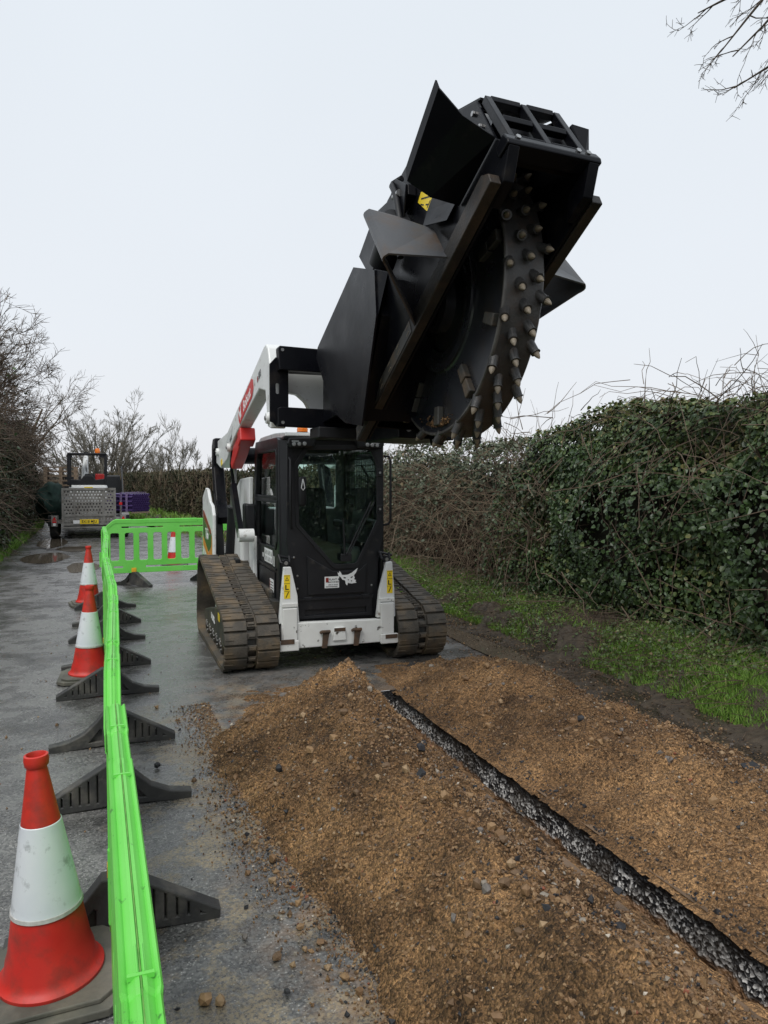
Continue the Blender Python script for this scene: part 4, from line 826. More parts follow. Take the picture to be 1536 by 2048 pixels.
# ------------------------------------------------------------------ traffic cones
conebase = mat('cone_base_rubber', (.075, .074, .06), (.11, .108, .088), .65, scale=6, dirt=(.17, .155, .12), dscale=7, damt=.58, dsharp=.12, bump=.2, bscale=60)
def cone_proto():
    r = empty('traffic_cone')
    def R(h): return .137 - (.137 - .031) * (h - .045) / (.70 - .045)
    prof = [(.153, .040), (.157, .046), (.157, .056), (.146, .064), (.138, .075)] + [(R(h) + (.004 if h < .12 else 0), h) for h in np.linspace(.09, .69, 24)] + [(.031, .70), (.029, .712), (.035, .718), (.037, .735), (.035, .75), (.029, .752), (.026, .745), (.024, .66)]
    MB().lathe(prof, red, 48).build('cone_body', r, smooth=40)
    sl = [(R(.27) + .0035, .27)] + [(R(h) + .003, h) for h in np.linspace(.272, .538, 14)] + [(R(.54) + .001, .54)]
    m = MB().lathe(sl, sleeve, 48); m.box((-.004, -R(.4) - .008, .28), (.004, -R(.4) - .0, .28), sleeve)
    m.build('reflective_sleeve', r, smooth=40)
    MB().lathe([(R(.262) + .0025, .262), (R(.262) + .005, .264), (R(.275) + .005, .275), (R(.275) + .003, .276)], mat('sleeve_hem', (.55, .55, .53), (.35, .34, .32), .5, scale=30), 48).build('hem', r, smooth=40)
    a, c = .225, .055
    o1 = [(-a, -a + c), (-a + c, -a), (a - c, -a), (a, -a + c), (a, a - c), (a - c, a), (-a + c, a), (-a, a - c)]; k = .86
    m = MB().prism(o1, 'z', 0.004, .030, conebase, .004).prism([(x * k, y * k) for x, y in o1], 'z', .030, .046, conebase, .004)
    m.build('base', r); return r
CP = cone_proto()
for o, u, v, tilt, rz, lab in ((CP, -.17, 2.53, (.02, -.045), .35, 'big red and white cone nearest the camera beside the barrier'), (None, -.12, 6.42, (.0, .02), .3, 'scuffed red and white cone halfway along the barrier line'), (None, -.18, 10.2, (0, .01), .5, 'farther red and white cone beside the last barriers'), (None, 1.22, 14.2, (0, 0), .1, 'red and white cone seen through the barrier across the lane')):
    o = o or copy_tree(CP); o.location = W(u, v, 0); o.rotation_euler = (tilt[0], tilt[1], rz); tag(o, lab, 'cone', 'traffic cones')

# ------------------------------------------------------------------ compact track loader
PHI = rad(20.); ORG = Vector((-.44, 6.53, 0))
LM = Matrix.Translation(ORG) @ Matrix.Rotation(PHI, 4, 'Z')
LD = empty('track_loader', mtx=LM); tag(LD, 'white and black compact track loader on muddy rubber tracks with its arms raised', 'track loader')
FX = lambda y: Matrix(((1, 0, 0, 0), (0, 0, 1, y), (0, 1, 0, 0), (0, 0, 0, 1)))       # plate XY -> XZ at y (seen from the front: x right)
SX = lambda x: Matrix(((0, 0, 1, x), (1, 0, 0, 0), (0, 1, 0, 0), (0, 0, 0, 1)))       # plate XY -> YZ at x
FT = lambda x, y, z, a=0.: Matrix.Translation((x, y, z)) @ Matrix.Rotation(rad(90), 4, 'X') @ Matrix.Rotation(a, 4, 'Z')   # text facing the front (-y)
LT = lambda x, y, z, a=0.: Matrix.Translation((x, y, z)) @ Matrix.Rotation(rad(-90), 4, 'Z') @ Matrix.Rotation(rad(90), 4, 'X') @ Matrix.Rotation(a, 4, 'Z')  # text facing -x
def hull_path(circles, n=220):
    pts = [(cy + r * math.cos(t), cz + r * math.sin(t)) for cy, cz, r in circles for t in np.linspace(0, 2 * math.pi, 120, endpoint=False)]
    pts = sorted(set(pts))
    def half(ps):
        h = []
        for p in ps:
            while len(h) > 1 and (h[-1][0] - h[-2][0]) * (p[1] - h[-2][1]) - (h[-1][1] - h[-2][1]) * (p[0] - h[-2][0]) <= 0: h.pop()
            h.append(p)
        return h[:-1]
    P = np.array(half(pts) + half(pts[::-1])); P = np.vstack([P, P[:1]]); s = np.concatenate([[0], np.cumsum(np.linalg.norm(np.diff(P, axis=0), axis=1))]); return P, s
TRK, TS = hull_path([(.0, .245, .22), (1.68, .185, .16), (1.52, .575, .225)]); TL = TS[-1]
def tpos(s, off):
    s = s % TL; p = np.array([np.interp(s, TS, TRK[:, 0]), np.interp(s, TS, TRK[:, 1])]); q = np.array([np.interp((s + .01) % TL, TS, TRK[:, 0]), np.interp((s + .01) % TL, TS, TRK[:, 1])])
    d = (q - p) / (np.linalg.norm(q - p) + 1e-9); return p + np.array([d[1], -d[0]]) * off
def make_track():
    m = MB(); n = 150; W2 = .225
    vs = []; fs = []
    for xa, xb in ((-W2, -.036), (.036, W2)):
        vs = []; fs = []
        for i in range(n):
            s = TL * i / n; a = tpos(s, 0.); b = tpos(s, -.022)
            for x, q in ((xa, a), (xb, a), (xb, b), (xa, b)): vs.append((x, q[0], q[1]))
        for i in range(n):
            j = (i + 1) % n
            for k in range(4): fs.append((i * 4 + k, i * 4 + (k + 1) % 4, j * 4 + (k + 1) % 4, j * 4 + k))
        m.raw(vs, fs, rubber)
    pitch = TL / 48
    def lug(s0, s1, x0, x1, h, nseg=3, ch=.006):
        vs = []; k = nseg + 1
        for i in range(k):
            s = s0 + (s1 - s0) * i / nseg; a = tpos(s, -.002); e = .007 if i in (0, nseg) else 0
            b = tpos(s + (ch if i == 0 else -ch if i == nseg else 0), h)
            vs += [(x0, a[0], a[1]), (x1, a[0], a[1]), (x1 - ch * .7, b[0], b[1]), (x0 + ch * .7, b[0], b[1])]
        fs = []
        for i in range(nseg):
            for j in range(4): fs.append((i * 4 + j, i * 4 + (j + 1) % 4, (i + 1) * 4 + (j + 1) % 4, (i + 1) * 4 + j))
        fs += [(0, 1, 2, 3), tuple(nseg * 4 + j for j in range(4))[::-1]]; m.raw(vs, fs, rubber)
    for i in range(48):
        s = i * pitch; g = .011
        for sgn, off in ((-1, 0.), (1, .5)):
            a, b = s + off * pitch, s + (off + 1) * pitch - g
            xi, xo = .042 + RNG.uniform(-.003, .003), W2 + .003
            lo, hi = (xi, xo) if sgn > 0 else (-xo, -xi)
            lug(a, b, lo, hi, .024)
            if i % 1 == 0:   # half-width sipe bar on each block's outer edge
                e0, e1 = (xo - .075, xo - .004) if sgn > 0 else (-xo + .004, -xo + .075); lug(a + (b - a) * .50, a + (b - a) * .50 + .012, e0, e1, .029, 1, .002)
        lug(s, s + pitch * .52, -.038, .038, .004, 2); lug(s + .008, s + pitch * .40, -.030, .030, .016, 2)
        # inner guide lug
    for i in range(48):
        s = (i + .5) * pitch; a = tpos(s, -.02); b = tpos(s, -.065); m.prism([(-.03, 0), (.03, 0), (.018, 1), (-.018, 1)], 'y', -.02, .02, rubber, xf=Matrix.Translation((0, a[0], a[1])) @ Matrix(((1, 0, 0, 0), (0, 1, (b - a)[0], 0), (0, 0, (b - a)[1], 0), (0, 0, 0, 1))))
    return m
def wheel_mb(r, w, c, m1, hub=None, spokes=0):
    mb = MB(); prof = [(.02, -w / 2 - .015), (r * .35, -w / 2 - .015), (r * .4, -w / 2), (r * .8, -w / 2 + .012), (r * .86, -w / 2), (r, -w / 2 + .01), (r, w / 2 - .01), (r * .86, w / 2), (r * .4, w / 2), (.02, w / 2)]
    mb.lathe(prof, m1, 28, 'x', c)
    for k in range(8):
        a = k * math.pi / 4; mb.lathe([(.0, -w / 2 - .01), (.011, -w / 2 - .01), (.011, -w / 2 + .01)], steel, 6, 'x', (c[0], c[1] + r * .6 * math.cos(a), c[2] + r * .6 * math.sin(a)))
    return mb
frame_m = mat('track_frame_paint', (.020, .021, .021), (.03, .03, .028), .5, dirt=(.10, .075, .048), dscale=5, damt=.56, dsharp=.14, bump=.1)
for sx in (-1, 1):
    tk = make_track().build('rubber_track', LD, smooth=35); tk.location = (sx * .755, 0, 0)
    xo = sx * .965; xi = sx * .56
    fr = MB().prism([(-.02, .19), (.14, .14), (1.45, .14), (1.62, .2), (1.55, .27), (1.2, .34), (.75, .41), (.28, .46), (.08, .42), (-.05, .32)], 'x', min(sx * .60, sx * .93), max(sx * .60, sx * .93), frame_m, .012)
    f = fr.build('track_frame', LD)
    t = MB().text('5-LINK', .085, labwhite, LT(-.9355, .86, .29, rad(-3)) if sx < 0 else Matrix.Translation((.9355, .86, .29)) @ Matrix.Rotation(rad(90), 4, 'Z') @ Matrix.Rotation(rad(90), 4, 'X'), .003); t.build('suspension_decal', f)
    MB().prism([(.42, .33), (.52, .335), (.52, .40), (.42, .395)], 'x', sx * .931 - .003, sx * .931 + .003, yel).build('caution_label', f)
    for y in (.42, .66, .90, 1.14, 1.38): wheel_mb(.085, .32, (sx * .765, y, .128), frame_m).build('roller', LD, smooth=40)
    wheel_mb(.19, .2, (sx * .765, .0, .245), frame_m).build('idler', LD, smooth=40)
    sp = wheel_mb(.19, .16, (sx * .765, 1.52, .575), frame_m)
    for k in range(14):
        a = 2 * math.pi * k / 14; sp.box((sx * .765 - .03, 1.52 + .185 * math.cos(a) - .012, .575 + .185 * math.sin(a) - .012), (sx * .765 + .03, 1.52 + .185 * math.cos(a) + .012, .575 + .185 * math.sin(a) + .012), frame_m)
    sp.build('sprocket', LD, smooth=40)
# hull
MB().box((-.52, .22, .26), (.52, 2.1, .62), frame_m, bev=.02).box((-.53, .02, .20), (.53, .22, .55), frame_m).build('chassis', LD)
MB().box((-.60, 1.28, .62), (.60, 2.25, 1.18), white, bev=.03).prism([(1.25, 1.18), (2.2, 1.18), (2.2, 1.22), (1.7, 1.30), (1.25, 1.30)], 'x', -.42, .42, white, .015).build('engine_hood', LD)
MB().box((-.66, 1.22, .55), (-.612, 2.0, .80), blacksat, bev=.01).box((.612, 1.22, .55), (.66, 2.0, .80), blacksat, bev=.01).build('side_guard', LD)
# front blade, uprights
bl = MB().prism([(-.50, .175), (.50, .175), (.50, .375), (-.50, .395)], 'y', -.165, -.10, chipwhite, .008)
bl.box((-.52, -.20, .165), (-.36, -.166, .25), chipwhite, bev=.006).box((.37, -.20, .165), (.53, -.166, .25), chipwhite, bev=.006)
rustm = mat('bare_rusty_steel', (.10, .055, .03), (.05, .035, .025), .75, scale=18, bump=.3)
bl.box((-.515, -.205, .225), (-.40, -.2005, .265), rustm).box((.41, -.205, .21), (.52, -.2005, .245), rustm)
bl.prism([(-.06, .22), (.06, .22), (.045, .335), (-.045, .335)], 'y', -.185, -.166, chipwhite, .006).box((-.05, -.188, .30), (.05, -.1855, .33), rustm)
bl.build('front_frame', LD)
for x in (-.13, .15):
    MB().tube([(x - .035, -.18, .30), (x - .035, -.205, .31), (x + .035, -.205, .31), (x + .035, -.18, .30)], .014, rustm, 8).prism([(x - .03, .17), (x + .012, .17), (x + .035, .30), (x - .02, .30)], 'y', -.20, -.188, rustm).build('tie_down', LD)
for sx in (-1, 1):
    u = MB(); x = sx * .43
    P = [(x - .085, .39), (x + .085, .39), (x + (.05 if sx < 0 else .065), .62), (x + (.0 if sx < 0 else .05), .88), (x - (.05 if sx < 0 else .0), .88), (x - (.085 if sx < 0 else .05), .62)]
    if sx < 0: P = [(-.52, .39), (-.345, .39), (-.36, .62), (-.415, .865), (-.475, .865), (-.50, .62)]
    else: P = [(.345, .39), (.52, .39), (.51, .62), (.49, .875), (.44, .875), (.37, .62)]
    u.prism(P, 'y', -.155, -.11, white, .006).box((P[0][0] + .03, -.185, .25), (P[0][0] + .15, -.156, .52), chipwhite, bev=.006)
    u.box((P[0][0] + .025, -.172, .53), (P[0][0] + .16, -.156, .56), chipwhite, bev=.003)
    up = u.build('upright', LD)
    lx = -.45 if sx < 0 else .465
    lb = MB().box((lx - .026, -.1575, .60), (lx + .026, -.155, .80), yel)
    for k, z in enumerate((.635, .70, .765)): lb.box((lx - .024, -.1585, z - .029 + .055), (lx + .024, -.1575, z - .026 + .055), blk)
    lb.prism([(lx - .016, .752), (lx + .016, .752), (lx, .784)], 'y', -.1585, -.1575, blk).prism([(lx - .009, .756), (lx + .009, .756), (lx, .775)], 'y', -.159, -.1585, yel)
    lb.box((lx - .016, -.1585, .675), (lx - .006, -.1575, .715), blk).box((lx - .006, -.1585, .675), (lx + .014, -.1575, .683), blk).prism([(lx - .014, .61), (lx - .006, .61), (lx + .015, .655), (lx + .008, .658)], 'y', -.1585, -.1575, blk)
    lb.build('warning_label', up)
    hk = MB().tube([(sx * .45 - .05, -.06, .96), (sx * .45 - .04, -.10, .90), (sx * .45, -.115, .875), (sx * .45 + .035, -.10, .90), (sx * .45 + .04, -.06, .945)], .012, blacksat, 8).tube([(sx * .45 - .06, -.06, .955), (sx * .45 + .07, -.06, .925)], .011, blacksat, 8).lathe([(.0, -.03), (.03, -.03), (.035, .0), (.03, .03)], blacksat, 14, 'y', (sx * .45, -.09, .895)).lathe([(.0, -.012), (.016, -.012), (.016, 0)], steel, 10, 'y', (sx * .45, -.115, .895))
    hk.build('arm_bumper', LD, smooth=40)
# cab
cab = empty('cab'); cab.parent = LD
WS = [(-.335, 1.72), (-.245, 1.868), (.335, 1.878), (.40, 1.72), (.405, 1.235), (.21, .855), (.18, .838), (.01, .838), (-.02, .855), (-.33, 1.206)]
FO = [(-.41, 1.93), (-.36, 1.975), (.39, 1.985), (.445, 1.94), (.45, 1.10), (.40, .86), (.385, .38), (-.385, .38), (-.40, .86), (-.42, 1.10)]
fp = MB().cut(FO, [WS], .05, cabblack, FX(.0), .006)
fp.cut([(-.32, .40), (.34, .40), (.34, .565), (-.32, .565)], [[(-.27, .42), (.29, .42), (.29, .48), (-.27, .48)]], .02, cabblack, FX(-.036), .003)
fp.box((-.33, -.06, .56), (.35, -.026, .575), cabblack).box((-.28, -.05, .545), (-.20, -.026, .585), blacksat, bev=.004).box((.24, -.05, .545), (.32, -.026, .585), blacksat, bev=.004)
fp.prism([(-.24, .60), (.28, .60), (.29, .86), (.22, .80), (-.02, .80), (-.25, .94)], 'y', -.045, -.026, cabblack, .006)
for x, z in ((-.33, .66), (-.335, .56), (-.33, .77), (.34, .66), (-.18, .415), (.1, .41), (-.36, .93), (.34, .41)): fp.lathe([(0, -.006), (.008, -.005), (.01, 0)], steel, 10, 'y', (x, -.026, z))
fr_ = fp.build('front_panel', cab)
RW = lambda k: [((x - .04) * k + .04, (z - 1.36) * k + 1.36) for x, z in WS]
MB().cut(RW(1.035), [RW(.965)], .014, blacksat, FX(-.031), .003).build('windscreen_seal', cab)
MB().cut(RW(1.0), [], .006, glass, FX(.004)).build('windscreen', cab)
for sx in (-1, 1):
    x = sx * .455
    SO = [(.04, 1.92), (.12, 1.955), (1.10, 1.955), (1.16, 1.88), (1.20, 1.5), (1.20, .62), (1.05, .62), (.78, .47), (.42, .36), (.12, .42), (.03, .70), (.03, 1.1)]
    W1 = [(.10, 1.44), (.10, 1.80), (.14, 1.85), (.96, 1.85), (1.01, 1.80), (1.06, 1.44)]; W2_ = [(.12, 1.06), (.10, 1.40), (1.06, 1.40), (1.06, 1.04), (1.0, .98), (.18, .99)]
    sp = MB().cut(SO, [W1, W2_], .04, cabblack, SX(x), .005); xo = sx * .477
    sp.prism([(.14, .80), (1.0, .80), (1.0, .82), (.14, .82)], 'x', min(xo, xo + sx * .01), max(xo, xo + sx * .01), cabblack)
    sp.prism([(.20, .56), (.80, .60), (1.02, .70), (1.02, .78), (.18, .78)], 'x', min(xo, xo + sx * .008), max(xo, xo + sx * .008), cabblack, .003)
    sd = sp.build('side_panel', cab)
    for q in (W1, W2_):
        cy = sum(p[0] for p in q) / len(q); cz = sum(p[1] for p in q) / len(q); K = lambda k: [((a - cy) * k + cy, (b - cz) * (k) + cz) for a, b in q]
        MB().cut(K(1.04), [K(.97)], .012, blacksat, SX(x + sx * .024), .003).build('window_seal', cab)
        MB().cut(K(1.0), [], .005, glass, SX(x)).build('side_window', cab)
    gm = MB()     # guard mesh inside the upper side window
    for k in range(17): gm.tube([(x - sx * .03, .12 + k * .055, 1.42), (x - sx * .03, .12 + k * .055, 1.86)], .0035, blacksat, 5)
    for k in range(8): gm.tube([(x - sx * .03, .09, 1.43 + k * .06), (x - sx * .03, 1.07, 1.43 + k * .06)], .0035, blacksat, 5)
    gm.build('window_guard', cab)
    if sx < 0:
        lb = MB(); X = -.4785
        lb.prism([(.30, .84), (.66, .84), (.66, .965), (.30, .965)], 'x', X - .002, X, labwhite).prism([(.20, .83), (.27, .83), (.27, .92), (.20, .92)], 'x', X - .002, X, mat('label_grey', (.35, .36, .35))).prism([(.71, .87), (.75, .87), (.75, .91), (.71, .91)], 'x', X - .002, X, labwhite)
        for r_ in range(2):
            for c_ in range(5): lb.prism([(.32 + c_ * .068, .852 + r_ * .058), (.34 + c_ * .068, .85 + r_ * .058), (.365 + c_ * .068, .89 + r_ * .058), (.35 + c_ * .068, .892 + r_ * .058)], 'x', X - .003, X - .002, blk)
        lb.build('pictogram_label', sd)
        l2 = MB().prism([(.22, .57), (.38, .57), (.38, .71), (.22, .71)], 'x', -.4885, -.486, labwhite).prism([(.355, .60), (.372, .60), (.372, .70), (.355, .70)], 'x', -.4895, -.4885, maroon)
        for k in range(5): l2.prism([(.24, .58 + k * .025), (.34, .58 + k * .025), (.34, .588 + k * .025), (.24, .588 + k * .025)], 'x', -.4895, -.4885, blk)
        l2.build('owner_label', sd)
    fh = MB().tube([(sx * .43 - .035 * sx, -.03, 1.78), (sx * .43 - .035 * sx, -.07, 1.76), (sx * .43 - .035 * sx, -.07, 1.22), (sx * .43 - .05 * sx, -.03, 1.18)], .011, blacksat, 8) if sx < 0 else MB().tube([(.47, .0, 1.80), (.505, -.03, 1.80), (.515, -.04, 1.76), (.515, -.04, 1.24), (.50, -.03, 1.2), (.46, .0, 1.19)], .011, blacksat, 8)
    fh.build('grab_handle', cab, smooth=50)
for sx in (-1, 1): MB().prism([(sx * .41, -.024), (sx * .478, .045), (sx * .478, .07), (sx * .43, .07), (sx * .40, .02)] if sx < 0 else [(.43, -.024), (.478, .045), (.478, .07), (.43, .07), (.41, .02)], 'z', .44, 1.935, cabblack, .004).build('corner_pillar', cab)
# roof, rear wall, floor, seat
MB().prism([(-.06, 1.965), (-.04, 1.995), (.4, 2.012), (1.05, 2.005), (1.17, 1.975), (1.15, 1.94), (-.02, 1.95)], 'x', -.435, .455, white, .008).build('roof', cab)
MB().prism([(-.055, 1.935), (-.055, 1.962), (.1, 1.952), (1.12, 1.958), (1.14, 1.93), (.1, 1.925)], 'x', -.452, .47, cabblack, .006).build('roof_trim', cab)
MB().cut([(-.44, .62), (.44, .62), (.44, 1.92), (-.44, 1.92)], [[(-.36, 1.32), (-.33, 1.29), (.33, 1.29), (.36, 1.32), (.36, 1.78), (.31, 1.86), (-.31, 1.86), (-.36, 1.78)]], .03, interior, FX(1.14), .004).build('rear_wall', cab)
MB().cut([(-.36, 1.31), (.36, 1.31), (.36, 1.82), (-.36, 1.82)], [], .004, glass, FX(1.14)).build('rear_window', cab)
MB().box((-.43, .03, .56), (.43, 1.12, .60), interior).box((-.43, .55, .60), (-.28, 1.1, .95), interior, bev=.02).box((.28, .55, .60), (.43, 1.1, .95), interior, bev=.02).build('cab_floor', cab)
st = MB().box((-.24, .45, .62), (.24, .95, .98), seatm, bev=.05).prism([(.85, .95), (.99, .97), (1.08, 1.42), (1.03, 1.52), (.96, 1.50), (.94, 1.4)], 'x', -.20, .20, seatm, .035).box((-.33, .5, 1.13), (-.25, .9, 1.2), seatm, bev=.02).box((.25, .5, 1.13), (.33, .9, 1.2), seatm, bev=.02)
st.build('seat', cab, smooth=50)
for sx in (-1, 1): MB().tube([(sx * .30, .5, 1.18), (sx * .29, .44, 1.28), (sx * .285, .42, 1.36)], [.02, .022, .028], seatm, 10).box((sx * .30 - .05, .42, 1.0), (sx * .30 + .05, .6, 1.17), seatm, bev=.015).build('joystick', cab, smooth=50)
MB().box((.24, .10, 1.32), (.40, .16, 1.52), blacksat, bev=.01).tube([(.34, .12, 1.25), (.36, .1, 1.6), (.30, .12, 1.72)], .012, blacksat, 6).build('display', cab)
wp = MB().tube([(.09, -.05, .93), (.10, -.07, .95), (.33, -.055, 1.40)], .009, blacksat, 6).tube([(.12, -.05, .93), (.36, -.052, 1.40)], .006, blacksat, 6).tube([(.09, -.045, .90), (.075, -.045, 1.26)], .008, blacksat, 6).box((.05, -.06, .88), (.15, -.035, .95), blacksat, bev=.008)
wp.build('wiper', cab)
dh = MB().box((-.325, -.07, 1.37), (-.255, -.032, 1.62), blacksat, bev=.018); h_ = dh.build('door_latch', cab, smooth=50)
MB().tube([(-.29, -.075, 1.60), (-.30, -.08, 1.55), (-.305, -.08, 1.525), (-.29, -.08, 1.505), (-.275, -.08, 1.525), (-.28, -.08, 1.55), (-.29, -.075, 1.60)], .004, labwhite, 6).build('pull_cord', h_)
for z in (1.62, 1.30): MB().box((.385, -.05, z), (.44, -.026, z + .07), blacksat, bev=.006).lathe([(0, -.01), (.01, -.01), (.01, 0)], steel, 8, 'y', (.41, -.05, z + .035)).build('hinge', cab)
for sx in (-1, 1):
    hl = MB().prism([(sx * .20, 1.87), (sx * .40, 1.86), (sx * .425, 1.90), (sx * .41, 1.945), (sx * .17, 1.955)] if sx < 0 else [(.20, 1.87), (.41, 1.86), (.44, 1.90), (.425, 1.945), (.17, 1.955)], 'y', -.10, -.03, blacksat, .012)
    o_ = hl.build('headlight', cab); lens = MB()
    lensm = mat('lamp_lens', (.25, .27, .28), (.35, .36, .37), .08)
    for k in range(3): lens.lathe([(0, -.008), (.014, -.006), (.018, 0)], lensm, 12, 'y', (sx * (.37 - k * .045), -.10, 1.893 + .002 * k))
    lens.box((min(sx * .39, sx * .33), -.105, 1.908), (max(sx * .39, sx * .33), -.1, 1.925), lensm); lens.build('lens', o_)
bc = MB().lathe([(.0, 1.99), (.05, 1.99), (.055, 2.0), (.055, 2.012), (.048, 2.016)], blacksat, 20, 'z', (-.22, .22, .0)).build('beacon', cab, smooth=40)
MB().lathe([(.047, 2.014), (.048, 2.03), (.046, 2.055), (.036, 2.062), (0, 2.064)], orange, 20, 'z', (-.22, .22, .0)).lathe([(.050, 2.034), (.050, 2.040), (.047, 2.042)], orange, 20, 'z', (-.22, .22, 0)).build('beacon_lens', bc, smooth=40)
# emblem and label on the front
em = MB(); ex, ez = .12, .735
cat = [(-.10, .055), (-.085, .045), (-.082, .065), (-.068, .05), (-.06, .03), (-.035, .028), (-.005, .03), (.03, .045), (.085, .085), (.07, .045), (.05, .022), (.058, .0), (.05, -.012), (.072, -.022), (.06, -.030), (.075, -.042), (.03, -.05), (.028, -.03), (.012, -.048), (-.005, -.04), (-.012, -.065), (-.025, -.05), (-.03, -.02), (-.055, -.012), (-.07, .01), (-.09, .022)]
em.cut(cat, [[(-.045, .012), (-.02, .006), (-.028, -.004), (-.045, .0)], [(.02, .008), (.042, .016), (.036, .002), (.02, -.002)], [(-.008, -.012), (.006, -.010), (.0, -.024)], [(.02, -.02), (.034, -.022), (.03, -.036)]], .003, labwhite, FX(-.0475) @ Matrix.Translation((ex, ez, 0)))
em.build('cat_emblem', cab)
fl = MB().box((-.095, -.0475, .655), (.035, -.0455, .755), labwhite, bev=.0006).box((-.085, -.049, .705), (-.06, -.0475, .745), maroon)
fl.text('PLANT &', .024, blk, FT(-.01, -.048, .728), .001).text('MACHINERY', .02, blk, FT(-.012, -.048, .706), .001).text('HIRE & SALES', .015, blk, FT(-.02, -.048, .682), .001).box((-.085, -.049, .664), (.02, -.0475, .669), blk)
fl.build('owner_label', cab)
# lift arms
AO = [(2.40, 2.02), (1.55, 2.085), (-.42, 2.63), (-.50, 2.64), (-.58, 2.60), (-.67, 2.42), (-.69, 2.10), (-.66, 1.98), (-.56, 2.0), (-.48, 2.28), (-.22, 2.325), (1.05, 2.02), (1.35, 1.92), (1.60, 1.80), (2.10, 1.72), (2.42, 1.78)]
AR = [(2.40, 2.02), (1.55, 2.085), (-.42, 2.63), (-.50, 2.64), (-.58, 2.60), (-.67, 2.42), (-.69, 2.10), (-.66, 1.98), (-.56, 2.0), (-.48, 2.28), (-.22, 2.325), (1.05, 2.02), (1.35, 1.92), (1.60, 1.80), (2.10, 1.72), (2.42, 1.78)]
for sx in (-1, 1):
    x0, x1 = sorted((sx * .685, sx * .565)); arm = MB().prism(AO, 'x', x0, x1, white, .012)
    arm.prism([(1.30, 1.97), (1.62, 1.98), (1.42, 2.06), (1.18, 2.12)], 'x', min(sx * .688, sx * .684), max(sx * .688, sx * .684), mat('recess_grey', (.55, .56, .56)))
    a_ = arm.build('lift_arm', LD)
    dx = -.6865 if sx < 0 else .6865
    d0, d1 = sorted((dx, dx + sx * .002))
    ang = math.atan2(2.30 - 2.115, .15 - .85); L_ = np.array([-(.72), .205]) / np.hypot(.72, .205); Nn = np.array([.205, .72]) / np.hypot(.72, .205)
    o0 = np.array([.80, 2.165])
    def ap(s, t): q = o0 + L_ * s + Nn * t; return (q[0], q[1])
    MBd = MB().prism([ap(0, -.02), ap(.05, -.075), ap(.72, -.075), ap(.80, -.03), ap(.80, .05), ap(.74, .085), ap(.06, .085), ap(0, .04)], 'x', d0, d1, redpaint)
    pill = MBd.build('brand_decal', a_)
    c = ap(.47, .0); th = math.atan2(.205, .72)
    if sx < 0:
        xf = Matrix.Translation((dx - .0025, c[0], c[1])) @ Matrix.Rotation(rad(-90), 4, 'Z') @ Matrix.Rotation(rad(90), 4, 'X') @ Matrix.Rotation(th, 4, 'Z')
        MB().text('Bobcat', .135, labwhite, xf, .002, shear=.15, sx=1.05).build('lettering', pill)
        cc = ap(.105, 0.005); MB().cut([(p * .75, q * .9) for p, q in cat], [], .002, labwhite, Matrix.Translation((dx - .0025, cc[0], cc[1])) @ Matrix.Rotation(rad(-90), 4, 'Z') @ Matrix.Rotation(rad(90), 4, 'X') @ Matrix.Rotation(th, 4, 'Z')).build('emblem', pill)
        s2 = MB(); q = ap(1.02, .0); s2.prism([ap(.98, -.05), ap(1.02, -.05), ap(1.02, -.01), ap(.98, -.01)], 'x', d0, d1, maroon)
        for k in range(3): s2.prism([ap(1.04, -.05 + k * .02), ap(1.14, -.05 + k * .02), ap(1.14, -.04 + k * .02), ap(1.04, -.04 + k * .02)], 'x', d0, d1, mat('grey_print', (.18, .18, .19)))
        s2.build('owner_decal', a_)
        MB().prism([(1.92, 1.76), (2.02, 1.74), (2.05, 1.80), (1.95, 1.82)], 'x', d0, d1, yel).build('warning_label', a_)
        MB().text('MAX', .06, blk, LT(dx - .002, 1.30, 2.0, rad(16)), .001).build('arm_print', a_)
    for q in ((1.42, 1.92), (2.25, 1.9), (-.62, 2.06)): MB().lathe([(0, -.02), (.04, -.02), (.045, 0), (.045, .02)], white, 16, 'x', (sx * .69, q[0], q[1]), Matrix.Identity(4)).lathe([(0, -.03), (.018, -.03), (.018, .0)], steel, 10, 'x', (sx * .69, q[0], q[1])).build('pivot_pin', a_, smooth=40)
    # lift cylinder + rod, links
    cx = sx * .63
    cy = MB().tube([(cx, 1.80, .70), (cx, 1.58, 1.30)], .055, blacksat, 16).tube([(cx, 1.58, 1.30), (cx, 1.575, 1.315)], .062, blacksat, 16); cyl = cy.build('lift_cylinder', LD, smooth=40)
    MB().tube([(cx, 1.577, 1.31), (cx, 1.42, 1.90)], .028, steel, 14).build('piston_rod', cyl, smooth=40)
    MB().tube([(cx, 1.49, 1.50), (cx + sx * .03, 1.46, 1.75), (cx + sx * .02, 1.42, 1.92)], .018, black, 8).build('hydraulic_hose', cyl, smooth=40)
    lk = MB().plate([(cx - .02, .72, 1.05), (cx - .02, .86, 1.04), (cx - .02, 1.32, 1.50), (cx - .02, 1.20, 1.56)], [(0, 1, 2, 3)], .05, black).tube([(cx - .07, .78, 1.07), (cx + .07, .78, 1.07)], .062, white, 18)
    lk.build('control_link', LD, smooth=40)
    RLk = [(2.36, 2.02), (2.20, 2.04), (2.46, 1.70), (2.26, 1.30), (1.90, 1.16), (2.02, 1.05), (2.46, 1.22), (2.66, 1.70), (2.52, 2.00)]
    MB().prism([(2.30, 2.06), (2.46, 2.06), (2.56, 1.98), (2.58, 1.72), (2.36, 1.26), (2.1, 1.10), (2.0, 1.18), (2.22, 1.36), (2.42, 1.74), (2.40, 1.92), (2.28, 1.94)], 'x', cx - .09, cx - .0 + .03, black, .014).build('rear_link', LD)
    MB().prism([(.98, 1.62), (1.55, 1.60), (1.78, 1.52), (1.78, 1.15), (1.30, 1.05), (1.02, 1.3)], 'x', min(sx * .52, sx * .56), max(sx * .52, sx * .56), white, .01).build('side_cover', LD)
